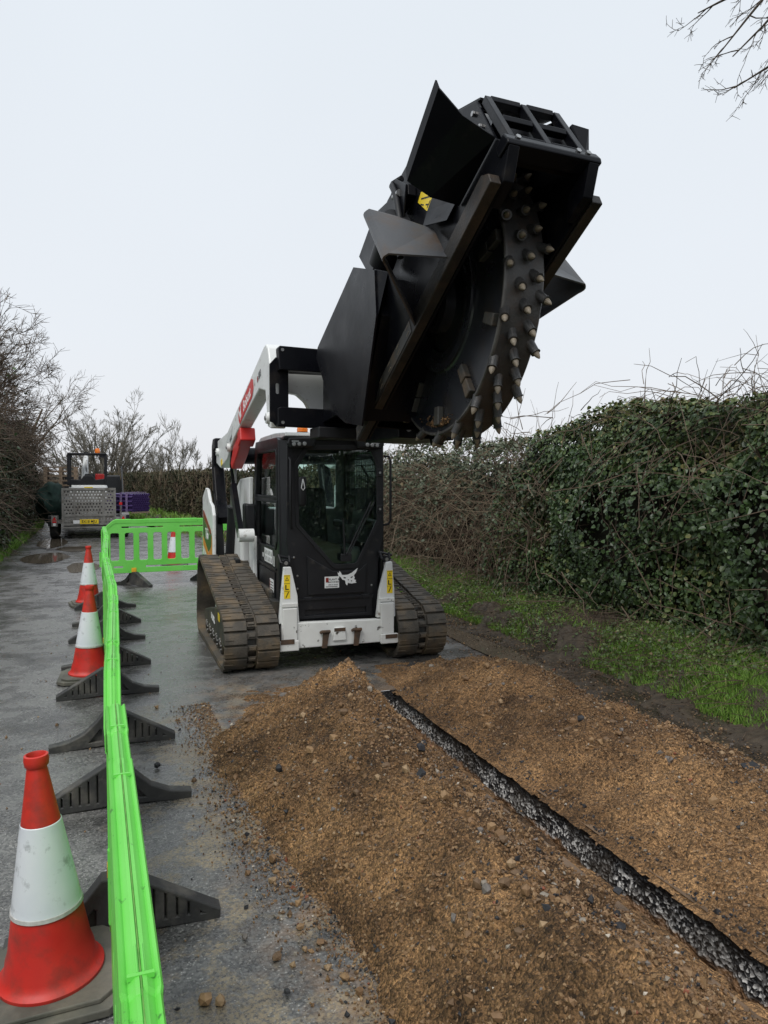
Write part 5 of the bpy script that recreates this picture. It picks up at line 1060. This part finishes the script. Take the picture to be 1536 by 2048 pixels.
    MB().box((min(sx * .50, sx * .60), .98, 1.05), (max(sx * .50, sx * .60), 1.18, 1.36), blacksat, bev=.02).box((min(sx * .50, sx * .54), .92, .62), (max(sx * .50, sx * .54), 1.15, 1.05), white, bev=.01).build('valve_cover', LD)
    tl = MB().prism([(2.12, 1.44), (2.20, 1.49), (2.34, 1.50), (2.62, 1.40), (2.66, .72), (1.74, .72), (1.72, 1.22), (1.82, 1.32), (2.02, 1.36)], 'x', min(sx * .82, sx * .785), max(sx * .82, sx * .785), white, .01).prism([(2.14, 1.2), (2.5, 1.2), (2.5, .75), (2.0, .75)], 'x', min(sx * .784, sx * .66), max(sx * .784, sx * .66), blacksat, .01).build('tailgate_post', LD)
    X0, X1 = sorted((sx * .8215, sx * .824))
    MB().prism([(2.56, 1.24), (2.50, 1.24), (1.90, 1.06), (1.84, 1.02), (1.92, 1.0), (2.56, 1.17)], 'x', X0, X1, maroon).build('stripe_decal', tl)
    gd = MB().prism([(2.58, 1.165), (1.94, .99), (1.82, 1.02), (1.80, .90), (2.1, .80), (2.58, .95)], 'x', X0, X1, dkgreen).build('model_decal', tl)
    MB().prism([(1.79, 1.0), (1.79, .75), (1.90, .75), (2.08, .79), (1.86, .87)], 'x', X0, X1, dorange).prism([(2.58, .94), (2.2, .82), (2.0, .75), (2.2, .75), (2.58, .84)], 'x', X0, X1, dorange).build('stripe_decal', tl)
    if sx < 0: MB().text('T66', .17, labwhite, LT(-.8255, 2.2, .985, 0), .002).build('lettering', gd)
MB().tube([(-.6, 1.55, 1.84), (.6, 1.55, 1.84)], .085, black, 22).build('cross_tube', LD, smooth=40)
MB().prism([(-.56, 2.62), (.56, 2.62), (.56, 2.0), (-.30, 2.0), (-.33, 2.10), (-.385, 2.20), (-.45, 2.255), (-.56, 2.27)], 'y', -.56, -.47, white, .012).build('arm_crossmember', LD)
MB().prism([(-.30, 2.60), (-.16, 2.60), (.0, 2.2), (.0, 2.0), (-.12, 2.0), (-.18, 2.3)], 'y', -.60, -.562, white, .01).build('tilt_bracket', LD)
MB().prism([(.78, 2.07), (1.25, 1.93), (1.46, 1.76), (1.38, 1.70), (1.12, 1.80), (.72, 1.98)], 'x', -.67, -.56, redpaint, .012).prism([(.74, 2.08), (.88, 2.04), (.84, 1.90), (.70, 1.96)], 'x', -.69, -.545, redpaint, .012).build('arm_stop', LD)
MB().box((-.56, -.70, 2.0), (.56, -.60, 2.12), black, bev=.01).box((-.55, -.70, 2.40), (.55, -.62, 2.5), black, bev=.01).tube([(-.2, -.62, 2.05), (-.2, -.3, 2.25)], .04, blacksat, 12).tube([(.25, -.62, 2.05), (.25, -.3, 2.25)], .04, blacksat, 12).build('quick_coupler', LD)

# ------------------------------------------------------------------ wheel saw carried on the arms
SR = Matrix.Translation((-.035, -1.77, 1.84)) @ Matrix.Rotation(rad(2.5), 4, 'Y') @ Matrix.Rotation(rad(-31.3), 4, 'X')
SM = LM @ SR; SINV = SR.inverted()
SAW = empty('wheel_saw', mtx=SM); tag(SAW, 'black trench cutting wheel saw with steel picks raised high on the loader arms', 'wheel saw')
# saw frame: x across, -y forward (a), z away from the cutting side (b)
def A(a, b): return (-a, b)
WA, WB, WR = .915, .29, .72; WX = .05; XR = .195
Yc, Zc = A(WA, WB)
wl = MB()
rimp = [(.25, -.084), (.25, -.092), (.36, -.092), (.37, -.084), (WR - .026, -.084), (WR - .016, -.107), (WR - .008, -.108), (WR, -.100), (WR, .100), (WR - .008, .108), (WR - .022, .105), (WR - .03, .07), (.25, .07)]
wl.lathe(rimp[5:11] , rimsteel, 120, 'x', (WX, Yc, Zc)).lathe(rimp[:6], discm, 120, 'x', (WX, Yc, Zc)).lathe(rimp[10:], discm, 120, 'x', (WX, Yc, Zc)).lathe([(0, -.09), (.2, -.09), (.25, -.07)], discm, 48, 'x', (WX, Yc, Zc)).lathe([(0, .09), (.2, .09), (.25, .07)], discm, 48, 'x', (WX, Yc, Zc))
wheel = wl.build('cutting_wheel', SAW, smooth=30)
MB().lathe([(WR - .017, -.1065), (WR - .014, -.1095), (WR - .004, -.1095), (WR + .001, -.104), (WR + .0012, -.095)], mat('edge_highlight', (.10, .095, .088), (.05, .046, .042), .4, scale=9, metal=.3, bump=.1), 120, 'x', (WX, Yc, Zc)).build('rim_edge', wheel, smooth=40)  # lighter steel ring paints in the highlight along the wheel lip
MB().lathe([(.0, -.165), (.13, -.165), (.15, -.15), (.15, -.09)], discm, 40, 'x', (WX, Yc, Zc)).lathe([(.30, -.09), (.30, -.105), (.33, -.112), (.36, -.105), (.36, -.08)], discm, 60, 'x', (WX, Yc, Zc)).build('hub', wheel, smooth=40)
pk = MB().tube([(0, 0, -.02), (0, 0, .05)], [.033, .027], rimsteel, 14).tube([(0, 0, .05), (0, 0, .056), (0, 0, .057), (0, 0, .063)], [.027, .027, .031, .031], rimsteel, 14).tube([(0, 0, .06), (0, 0, .068), (0, 0, .088), (0, 0, .102), (0, 0, .107)], [.019, .020, .014, .007, .002], tipsteel, 12)
pick0 = None; npick = 96; PT = .50
for i in range(npick):
    a = 2 * math.pi * i / npick; col = (i * 2) % 5 - 2; row = [-.088, .045, -.03, .088, 0.005][i % 5]
    rx = row; er = Vector((0, math.cos(a), math.sin(a))); et = Vector((0, -math.sin(a), math.cos(a)))
    dirv = (er * .80 + et * PT + Vector((1, 0, 0)) * (rx * 3.6)).normalized(); pos = Vector((rx + WX, Yc, Zc)) + er * (WR - .004)
    q = dirv.to_track_quat('Z', 'Y')
    if pick0 is None: pick0 = pk.build('pick', wheel, smooth=35); o = pick0
    else: o = pick0.copy(); COL.objects.link(o)
    o.scale = (.82, .82, .82); o.location = pos; o.rotation_mode = 'QUATERNION'; o.rotation_quaternion = q
for i in range(10):        # scraper bars on the near face
    a = 2 * math.pi * i / 10 + .22; L1 = (.47, .665) if i % 2 else (.56, .665)
    er = Vector((0, math.cos(a), math.sin(a))); et = Vector((0, -math.sin(a), math.cos(a)))
    M3 = Matrix((( -1, 0, 0, WX - .083), (0, er.y, et.y, Yc), (0, er.z, et.z, Zc), (0, 0, 0, 1)))
    b_ = MB(); 
    for (r0, r1) in (((L1[0], sum(L1) / 2 - .004), (sum(L1) / 2 + .004, L1[1])) if i % 2 else (L1,)): b_.prism([(r0, -.028), (r1, -.032), (r1, .032), (r0, .028)], 'x', 0, .036, skidface, .006, xf=M3)
    b_.build('scraper_bar', wheel)
sd = MB(); a0 = math.atan2(-.75, -.25)   # crumbs of soil lodged on the rim
for k in range(160):
    # lowest part of the rim in the raised position
    dn_ = SINV.to_3x3() @ Vector((0, 0, -1)); ang = math.atan2(dn_.z, dn_.y) + RNG.normal(0, .13); rr = WR - .05 - abs(RNG.normal(0, .022))
    p = Vector((WX - .086 - RNG.uniform(.0, .02), Yc + rr * math.cos(ang), Zc + rr * math.sin(ang))); s_ = RNG.uniform(.004, .011)
    sd.raw([tuple(p + Vector(q) * s_) for q in OV * RNG.uniform(.6, 1.2, (6, 1))], [tuple(f) for f in OF], spoil)
sd.build('soil_crumbs', wheel)['kind'] = 'stuff'
# hood
hd = MB()
side = [A(.0, 0), A(1.93, 0), A(2.03, .13), A(1.97, .24), A(1.93, .56), A(1.66, .82), A(1.3, 1.03), A(.9, 1.13), A(.5, 1.06), A(.14, .80), A(.02, .35)]
for sx in (-1, 1):
    x0, x1 = (-.25, -.235) if sx < 0 else (XR - .015, XR); hd.prism(side, 'x', x0, x1, black, .003)
cv = [p for ab_ in ((1.945, .57), (1.675, .83), (1.31, 1.045), (.9, 1.145), (.49, 1.075), (.13, .81), (.005, .34), (-.005, .10)) for p in ((-.234, *A(*ab_)), (XR - .016, *A(*ab_)))]
hd.plate(cv, [(2 * k, 2 * k + 1, 2 * k + 3, 2 * k + 2) for k in range(7)], .01, black)
hood = hd.build('hood', SAW)
MB().prism([A(1.965, .11), A(2.05, .10), A(2.055, .125), A(2.04, .175), A(1.965, .17)], 'x', -.262, XR + .012, black, .006).box((-.2, -1.95, .18), (XR - .03, -1.90, .42), black).build('front_beam', hood)
for sx in (-1, 1):   # front corner posts
    x0, x1 = (-.252, -.20) if sx < 0 else (XR - .05, XR + .002); MB().prism([A(1.80, .0), A(1.94, .0), A(2.045, .10), A(1.97, .108), A(1.86, .10)], 'x', x0, x1, black, .004).build('corner_post', hood)
gr = MB(); Ya, Yb = 2.0, 1.965     # front grille
RG = lambda s, x: (x, *A(2.02 - .06 * s, .17 + .36 * s))
for x in (-.215, -.03, .165): gr.tube([RG(0, x), RG(1, x)], .0001, black, 4)
def bar(p, q, w, h):
    p, q = Vector(p), Vector(q); d = (q - p); L_ = d.length; d.normalize(); sd_ = Vector((1, 0, 0)) if abs(d.x) < .5 else Vector((0, .16, -.98)).normalized(); n_ = d.cross(sd_).normalized(); sd_ = n_.cross(d)
    gr.box((-w / 2, -h / 2, 0), (w / 2, h / 2, L_), black, Matrix((( sd_.x, n_.x, d.x, p.x), (sd_.y, n_.y, d.y, p.y), (sd_.z, n_.z, d.z, p.z), (0, 0, 0, 1))), bev=.003)
gr = MB()
for x in (-.22, -.035, .14): bar(RG(0, x), RG(1, x), .032, .04)
for s_ in (.02, .5, 1.0):
    for xa, xb in ((-.203, -.052), (-.018, .123)): bar(RG(s_, xa), RG(s_, xb), .03, .036)
gr.build('front_grille', hood)
MB().box((-.20, -1.90, .26), (XR - .03, -1.88, .53), mat('grey_guard_plate', (.30, .31, .32), (.24, .25, .26), .4)).build('guard_plate', hood)
bt = MB()
for (x, a, b) in ((-.2, 2.045, .15), (.15, 2.045, .15), (.10, 2.045, .15), (-.252, 1.93, .30), (-.252, 1.91, .40), (-.252, 1.89, .52), (-.252, 1.5, .55), (-.252, .6, .1), (-.252, .9, .12), (-.252, .75, .62), (-.252, .35, .15)):
    bt.tube([(x, *A(a, b)), (x - (.012 if x < -.24 else 0), *A(a + (0 if x < -.24 else .012), b))], .013, steel, 6)
bt.build('bolts', hood)
# skids
for sx in (-1, 1):
    xo_ = -.256 if sx < 0 else XR + .006; x0, x1 = sorted((xo_, xo_ + sx * .054)); sk = MB().prism([A(-.03, .0), A(1.93, -.006), A(1.93, .045), A(1.88, .095), A(.0, .10), A(-.05, .03)], 'x', x0, x1, sawdirty, .005)
    sx_ = xo_ + sx * .0555; X0, X1 = sorted((sx_, sx_ + sx * .003)); sk.prism([A(-.02, .012), A(.98, .012), A(.98, .088), A(-.01, .09)], 'x', X0, X1, skidface)
    s_ = sk.build('skid', SAW)
    wd = MB()
    for k in range(7):
        for b0 in (.03, .07): wd.prism([A(.02 + k * .15, b0), A(.028 + k * .15 + .03, b0 + .004), A(.028 + k * .15 + .03, b0 + .008), A(.02 + k * .15, b0 + .004)], 'x', min(X0 - .002, X1), max(X0, X1 + .002), tipsteel)
    wd.build('weld_beads', s_)
# side flaps (spoil outlet covers)
for sx in (-1, 1):
    xb = -.256 if sx < 0 else XR + .006; k_ = 1. if sx < 0 else .62
    V_ = [(xb, *A(1.98, .225)), (xb, *A(1.60, .25)), (xb + sx * .15 * k_, *A(1.605, .265)), (xb + sx * .15 * k_, *A(2.0, .30)), (xb + sx * .262 * k_, *A(1.62, .33)), (xb + sx * .262 * k_, *A(2.04, .39)), (xb + sx * .27 * k_, *A(1.65, .385)), (xb + sx * .27 * k_, *A(2.045, .435))]
    if sx > 0:
        V_ = [(xb, *A(1.985, .24)), (xb, *A(1.985, .46)), (xb + .035, *A(2.03, .37)), (xb + .035, *A(1.98, .27)), (xb + .035, *A(1.62, .30)), (xb, *A(1.6, .25)), (xb, *A(1.62, .50))]
        MB().plate(V_, [(0, 1, 2, 3), (3, 2, 4), (0, 3, 4, 5), (1, 6, 4, 2)], .006, black).build('outlet_flap', SAW)
    else: MB().plate(V_, [(0, 1, 2, 3), (3, 2, 4, 5), (5, 4, 6, 7)], .008, black).build('outlet_flap', SAW)
    MB().plate([(xb, *A(1.437, .57)), (xb, *A(1.60, .30)), (xb + sx * .03, *A(1.51, .25)), (xb + sx * .05, *A(1.32, .42)), (xb + sx * .01, *A(1.33, .53))], [(0, 1, 2, 3, 4)], .006, black).build('chute_plate', SAW)
    # spoil plough: V of bent plate
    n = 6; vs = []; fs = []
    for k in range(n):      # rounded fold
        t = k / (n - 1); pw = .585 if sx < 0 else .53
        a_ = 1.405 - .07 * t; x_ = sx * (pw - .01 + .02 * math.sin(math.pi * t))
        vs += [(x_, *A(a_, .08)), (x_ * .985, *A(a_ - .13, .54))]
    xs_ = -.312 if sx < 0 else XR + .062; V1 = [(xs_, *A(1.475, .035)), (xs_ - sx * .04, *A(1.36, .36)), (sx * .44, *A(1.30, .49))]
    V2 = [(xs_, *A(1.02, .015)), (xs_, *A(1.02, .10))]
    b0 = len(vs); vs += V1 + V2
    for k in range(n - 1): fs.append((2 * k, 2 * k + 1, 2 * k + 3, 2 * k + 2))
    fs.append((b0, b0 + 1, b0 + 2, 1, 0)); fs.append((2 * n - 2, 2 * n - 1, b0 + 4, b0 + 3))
    MB().plate(vs, fs, .009, mat('skylit_plough_plate', (.045, .047, .051), (.07, .071, .074), .38, .5, scale=3, dirt=(.06, .042, .03), dscale=6, damt=.58, dsharp=.12, bump=.08)).build('spoil_plough', SAW)  # ploughs coloured lighter than the black paint for sky light falling on them
# mounting, drive and side plates (machine side)
mc = lambda pts, x: [SINV @ Vector((x, p[0], p[1])) for p in pts]
xs = -.425
BPp = [(-1.95, 2.866), (-2.33, 2.752), (-2.36, 2.5), (-2.103, 1.910), (-1.777, 1.950), (-1.487, 2.050), (-1.08, 2.46), (-1.12, 2.526)]
Pm = [SINV @ Vector((xs, y, z)) for y, z in BPp]
Pb = [SINV @ Vector((-.39, -2.42, 2.72)), Vector((-.305, *A(1.0, .108))), Vector((-.305, *A(.10, .112)))]
MB().plate(Pm, [tuple(range(8))], .012, black).plate([Pm[1], Pb[0], Pb[1], Pb[2], Pm[3], Pm[2]], [tuple(range(6))], .012, black).build('side_guard', SAW)
V_ = [Vector((.33, y, z)) for y, z in BPp]; MB().plate([SINV @ v for v in V_], [tuple(range(8))], .012, black).build('side_guard', SAW)
MB().prism([(-1.12, 2.5), (-1.95, 2.85), (-2.3, 2.72), (-2.35, 2.5), (-2.0, 1.95), (-1.6, 2.05), (-1.15, 2.3)], 'x', -.40, .31, black, xf=SINV).build('body_box', SAW)
dm = MB().tube([(-.35, *A(.86, .62)), (-.35, *A(1.16, .66))], .075, blacksat, 20).tube([(-.35, *A(1.02, .64)), (-.35, *A(1.10, .65))], .085, blacksat, 20)
dm.build('depth_cylinder', SAW, smooth=40)
MB().prism([A(.5, 1.07), A(.83, 1.08), A(1.05, .94), A(1.17, .97), A(1.27, .80), A(1.15, .66), A(.6, .80)], 'x', -.318, -.306, black, .003).prism([A(1.08, .80), A(1.24, .76), A(1.26, .82), A(1.14, .90)], 'x', -.30, -.252, black, .004).build('cylinder_bracket', SAW)
MB().tube([(-.35, *A(1.10, .42)), (-.34, *A(1.16, .66)), (-.33, *A(1.16, .85)), (-.33, *A(1.14, .94)), (-.31, *A(1.12, .99)), (-.28, *A(1.18, .97))], .018, blacksat, 10).tube([(-.325, *A(1.13, .86)), (-.32, *A(1.19, .83))], .02, steel, 10).build('hydraulic_hose', SAW, smooth=40)
MB().tube([(-.30, *A(.44, 1.0)), (-.30, *A(.38, 1.045)), (-.30, *A(.30, 1.09)), (-.30, *A(.20, 1.125)), (-.30, *A(.13, 1.125)), (-.30, *A(.09, 1.09)), (-.30, *A(.10, 1.02))], .012, hose, 8).build('green_hose', SAW, smooth=40)
lb = MB(); LX = -.2525
lb.prism([A(1.30, .716), A(1.445, .56), A(1.325, .525), A(1.245, .70)], 'x', LX - .003, LX, yel)
for q in ([(1.29, .68), (1.37, .60), (1.365, .595), (1.285, .675)], [(1.32, .57), (1.37, .57), (1.37, .564), (1.32, .564)], [(1.32, .60), (1.345, .57), (1.34, .565), (1.315, .595)], [(1.375, .62), (1.40, .58), (1.37, .585)], [(1.27, .66), (1.30, .62), (1.295, .615), (1.265, .655)]): lb.prism([A(*p) for p in q], 'x', LX - .0045, LX - .003, blk)
lb.build('warning_label', hood)
# mounting frame on the coupler (stays upright)
mf = MB(); 
mf.prism([(-.645, 2.40), (.60, 2.38), (.60, 2.54), (-.645, 2.575), (-.655, 2.56)], 'y', -.83, -.735, black, .006, xf=SINV)
mf.prism([(-.66, 1.99), (.60, 1.96), (.60, 2.10), (-.64, 2.13), (-.66, 2.12)], 'y', -.83, -.735, black, .006, xf=SINV)
RXZ = Matrix(((1, 0, 0, 0), (0, 0, -1, 0), (0, 1, 0, 0), (0, 0, 0, 1)))
mf.cut([(-.70, 2.03), (-.675, 2.02), (-.66, 2.0), (-.60, 2.0), (-.565, 2.1), (-.565, 2.42), (-.60, 2.5), (-.655, 2.5), (-.70, 2.45)], [[(-.645 + .016 * math.cos(t) , (2.30 if math.sin(t) >= 0 else 2.245) + .016 * math.sin(t)) for t in np.linspace(0, 2 * math.pi, 16, endpoint=False)]], .02, black, SINV @ Matrix.Translation((0, -.735, 0)) @ RXZ, .003)
mf.prism([(-.06, 2.08), (.05, 2.08), (.05, 2.45), (-.04, 2.45)], 'y', -.83, -.735, black, .004, xf=SINV)
mf.prism([(-.40, 1.90), (.45, 1.88), (.45, 1.96), (-.40, 1.98)], 'y', -1.0, -.74, blacksat, .008, xf=SINV).prism([(-.05, 1.87), (.35, 1.86), (.35, 2.0), (-.05, 2.0)], 'y', -1.7, -1.0, black, .006, xf=SINV)
mf.prism([(-.83, 2.02), (-1.30, 2.06), (-1.30, 2.48), (-.83, 2.50)], 'x', -.32, .30, black, .006, xf=SINV)
for x, z in ((-.625, 2.545), (-.625, 2.015)): mf.tube([SINV @ Vector((x, -.836, z)), SINV @ Vector((x, -.829, z))], .012, steel, 12)
for x in (0.02, .2): mf.tube([SINV @ Vector((x, -1.71, 1.93)), SINV @ Vector((x, -1.695, 1.93))], .02, steel, 8)
mf.build('mounting_frame', SAW)

# ------------------------------------------------------------------ trailer and its load, truck beyond
TRM = Matrix.Translation(Vector(W(-.33, 21.6, 0))) @ Matrix.Rotation(TH - rad(1), 4, 'Z')
TR = empty('plant_trailer', mtx=TRM); tag(TR, 'galvanised plant trailer with a perforated ramp and yellow number plate', 'trailer')
MB().box((-.78, .06, .42), (.78, 3.6, .50), galv).box((-.82, .05, .40), (-.78, 3.6, .62), galv).box((.78, .05, .40), (.82, 3.6, .62), galv).build('deck', TR)
hs = []
ramp = MB(); holes = []
for r_ in range(11):
    for c_ in range(16):
        x, z = -.60 + c_ * .079 + (.04 if r_ % 2 else 0), .44 + r_ * .082
        if abs(z - .62) < .05 or abs(x + .37) < .03 or abs(x - .37) < .03 or x > .60: continue
        holes.append([(x + .021 * math.cos(t), z + .021 * math.sin(t)) for t in np.linspace(0, 2 * math.pi, 10, endpoint=False)])
ramp.cut([(-.64, .36), (.64, .36), (.64, 1.30), (-.64, 1.30)], holes, .012, galv, FX(0.0))
for x in (-.655, .655): ramp.box((x - .022, -.03, .33), (x + .022, .03, 1.36), galv)
for x in (-.37, .37): ramp.box((x - .016, -.025, .38), (x + .016, -.007, 1.30), galv)
ramp.box((-.633, -.03, 1.30), (.633, .03, 1.36), galv).box((-.633, -.028, .60), (.633, -.008, .63), galv).box((-.70, -.035, .29), (.70, .035, .33), galv)
ramp.build('tail_ramp', TR)
pl = MB().box((-.235, -.05, .40), (.235, -.035, .52), yel, bev=.003).box((-.40, -.045, .41), (-.24, -.035, .50), labwhite).build('number_plate', TR)
MB().text('EX18 MJU', .098, blk, FT(0, -.0515, .46), .002, sx=.92).build('registration', pl)
for sx in (-1, 1):
    b = MB().box((sx * .86 - .075, -.04, .34), (sx * .86 + .075, .02, .62), galv, bev=.006).build('light_board', TR)
    MB().prism([(sx * .86 - .055, .50), (sx * .86 + .055, .50), (sx * .86, .60)], 'y', -.05, -.041, redlens).box((sx * .86 - .05, -.05, .44), (sx * .86 + .05, -.041, .48), redlens).box((sx * .86 - .03, -.05, .36), (sx * .86 + .03, -.041, .43), labwhite).build('rear_light', b)
    w_ = MB().lathe([(.10, -.09), (.24, -.1), (.30, -.08), (.31, -.04), (.31, .04), (.30, .08), (.24, .1), (.1, .09)], tyre, 28, 'x', (sx * .90, 1.35, .31)).lathe([(.10, -.09), (.24, -.1), (.30, -.08), (.31, -.04), (.31, .04), (.30, .08), (.24, .1), (.1, .09)], tyre, 28, 'x', (sx * .90, .45, .31)); w_.build('wheels', TR, smooth=40)
    MB().box((sx * .90 - .12, .08, .60), (sx * .90 + .12, 1.75, .63), galv).box((sx * .90 - .12, .05, .34), (sx * .90 + .12, .075, .62), blacksat).build('mudguard', TR)
MB().tube([(.80, -.02, .55), (.80, -.02, 1.0)], .02, galv, 8).box((.76, -.05, .9), (.84, -.03, .97), redlens).build('ramp_spring', TR)
# mini digger on the trailer
DG = empty('mini_digger', mtx=TRM @ Matrix.Translation((-.05, 1.1, .5))); tag(DG, 'white mini digger with a black canopy loaded on the trailer', 'mini digger')
MB().box((-.48, .0, .0), (-.25, 1.5, .36), tyre, bev=.1).box((.25, .0, .0), (.48, 1.5, .36), tyre, bev=.1).box((-.3, .3, .2), (.3, 1.2, .42), blacksat, bev=.03).build('crawler_tracks', DG)
MB().box((-.50, -.12, .45), (.50, .9, .93), white, bev=.06).tube([(-.26, -.125, .72), (-.22, -.13, .80), (.22, -.13, .80), (.26, -.125, .72)], .012, greenline, 8).box((-.10, -.128, .82), (.12, -.118, .88), yel).box((-.49, -.126, .88), (-.43, -.118, .93), blk).build('counterweight', DG, smooth=40)
MB().prism([(-.50, .93), (.48, .93), (.48, 1.12), (.20, 1.08), (.12, 1.20), (-.10, 1.20), (-.20, 1.08), (-.50, 1.10)], 'y', -.06, .05, blacksat, .02).build('engine_cover', DG)
cn = MB()
for x in (-.50, .47): cn.box((x - .04, -.08, .93), (x + .04, .0, 1.80), blacksat, bev=.01).box((x - .03, .75, .93), (x + .03, .81, 1.80), blacksat, bev=.01)
cn.box((-.53, -.10, 1.78), (.50, .84, 1.83), blacksat, bev=.015).box((-.47, -.06, 1.70), (-.40, -.03, 1.76), blacksat).box((.30, -.06, 1.70), (.44, -.03, 1.76), blacksat).build('canopy', DG)
MB().tube([(-.12, .4, 1.0), (-.12, .9, 1.3), (-.1, 1.35, 1.75)], [.09, .09, .07], white, 8).tube([(-.06, .6, 1.05), (-.06, 1.1, 1.65)], .03, steel, 10).tube([(-.1, 1.35, 1.75), (-.1, 1.9, 1.1)], .06, white, 8).build('boom', DG, smooth=40)
MB().lathe([(0, 1.83), (.07, 1.83), (.075, 1.86), (.07, 1.93), (.05, 1.97), (0, 1.975)], orange, 16, 'z', (.25, .3, 0)).lathe([(0, 1.83), (.06, 1.83), (.06, 1.87), (0, 1.87)], blk, 12, 'z', (-.05, .35, 0)).build('beacon', DG, smooth=40)
MB().box((.18, .25, 1.0), (.42, .5, 1.25), redpaint, bev=.03).box((-.1, .3, .95), (.16, .5, 1.25), seatm, bev=.03).build('seat', DG)
# flatbed truck in front, with pallets, tarpaulin and pipes
FTK = empty('flatbed_truck', mtx=Matrix.Translation(Vector(W(-.25, 26.6, 0))) @ Matrix.Rotation(TH + rad(1), 4, 'Z')); tag(FTK, 'dark flatbed truck standing ahead of the trailer, mostly hidden by its load', 'truck')
MB().box((-1.05, 0, .85), (1.05, 4.2, .95), darktruck).box((-.4, 0, .55), (.4, 6, .85), darktruck).build('bed', FTK)
MB().prism([(4.4, .7), (6.2, .7), (6.2, 1.2), (5.8, 1.72), (4.4, 1.75)], 'x', -1.0, 1.0, darktruck, .06).build('cab', FTK)
MB().box((-1.02, 4.2, .95), (1.02, 4.28, 1.55), darktruck).prism([(3.2, .95), (4.2, .95), (4.2, 2.1), (3.9, 1.9)], 'x', -1.07, -1.02, darktruck).prism([(3.2, .95), (4.2, .95), (4.2, 2.1), (3.9, 1.9)], 'x', 1.02, 1.07, darktruck).build('headboard', FTK)
for sx in (-1, 1):
    for y in (1.0, 5.3): MB().lathe([(.15, -.12), (.35, -.13), (.42, -.09), (.43, 0), (.42, .09), (.35, .13), (.15, .12)], tyre, 24, 'x', (sx * .9, y, .43)).build('wheel', FTK, smooth=40)
pm = empty('pallet_stack', mtx=Matrix.Translation(Vector(W(-1.2, 25.4, 1.12))) @ Matrix.Rotation(TH, 4, 'Z')); tag(pm, 'stack of weathered wooden pallets on the truck behind the digger canopy', 'pallets')
for k in range(6):
    m_ = MB(); z = k * .145
    for j in range(5): m_.box((-.5, j * .24, z + .115), (.5, j * .24 + .14, z + .137), wood)
    for x in (-.48, -.05, .38): m_.box((x, 0, z + .022), (x + .1, 1.1, z + .113), wood)
    for j in (0, .5, .96): m_.box((-.5, j, z), (.5, j + .14, z + .02), wood)
    m_.build('pallet', pm)
tpv = []; 
tb = MB(); bmn = bmesh.new(); bmesh.ops.create_icosphere(bmn, subdivisions=4, radius=1)
for v in bmn.verts:
    n_ = noise.fractal(v.co * 1.6, .9, 2, 3); v.co = Vector((v.co.x * .40, v.co.y * .75, v.co.z * .40)) * (1 + .22 * n_)
    v.co.z += -.12 * abs(v.co.x)
tb.bm(bmn, tarp); to = tb.build('tarpaulin_bundle', smooth=60); to.location = W(-1.30, 22.4, .98); to.scale = (.95, 1, 1.35); to.rotation_euler = (0, 0, TH); tag(to, 'dark green tarpaulin bundle bulging out over the left trailer wheel', 'tarpaulin')
pp = empty('pipe_bundle', mtx=Matrix.Translation(Vector(W(1.08, 23.6, .62))) @ Matrix.Rotation(TH + rad(34), 4, 'Z') @ Matrix.Scale(.78, 4)); tag(pp, 'bundle of purple plastic pipes sticking out on the right of the trailer', 'pipes')
MB().box((-.42, -.02, -.05), (.42, .02, 0), wood).build('bearer', pp)
for r_ in range(8):
    for c_ in range(8):
        x, z = -.36 + c_ * .098 + (.049 if r_ % 2 else 0), .05 + r_ * .085
        MB().lathe([(.034, -.01), (.045, -.01), (.0475, .0), (.0475, 1.9), (.034, 1.9), (.034, -.01)], purple, 10, 'y', (x, 0, z)).lathe([(.0, .10), (.034, .10)], blk, 10, 'y', (x, 0, z)).build('pipe', pp, smooth=40)  # black disc inside each pipe paints in the shade of the bore
st_ = MB()
for y in (.25, .6): st_.box((-.42, y, 0), (-.405, y + .12, .72), pipelite).box((-.42, y, .735), (.45, y + .12, .745), pipelite)
st_.build('strap', pp)
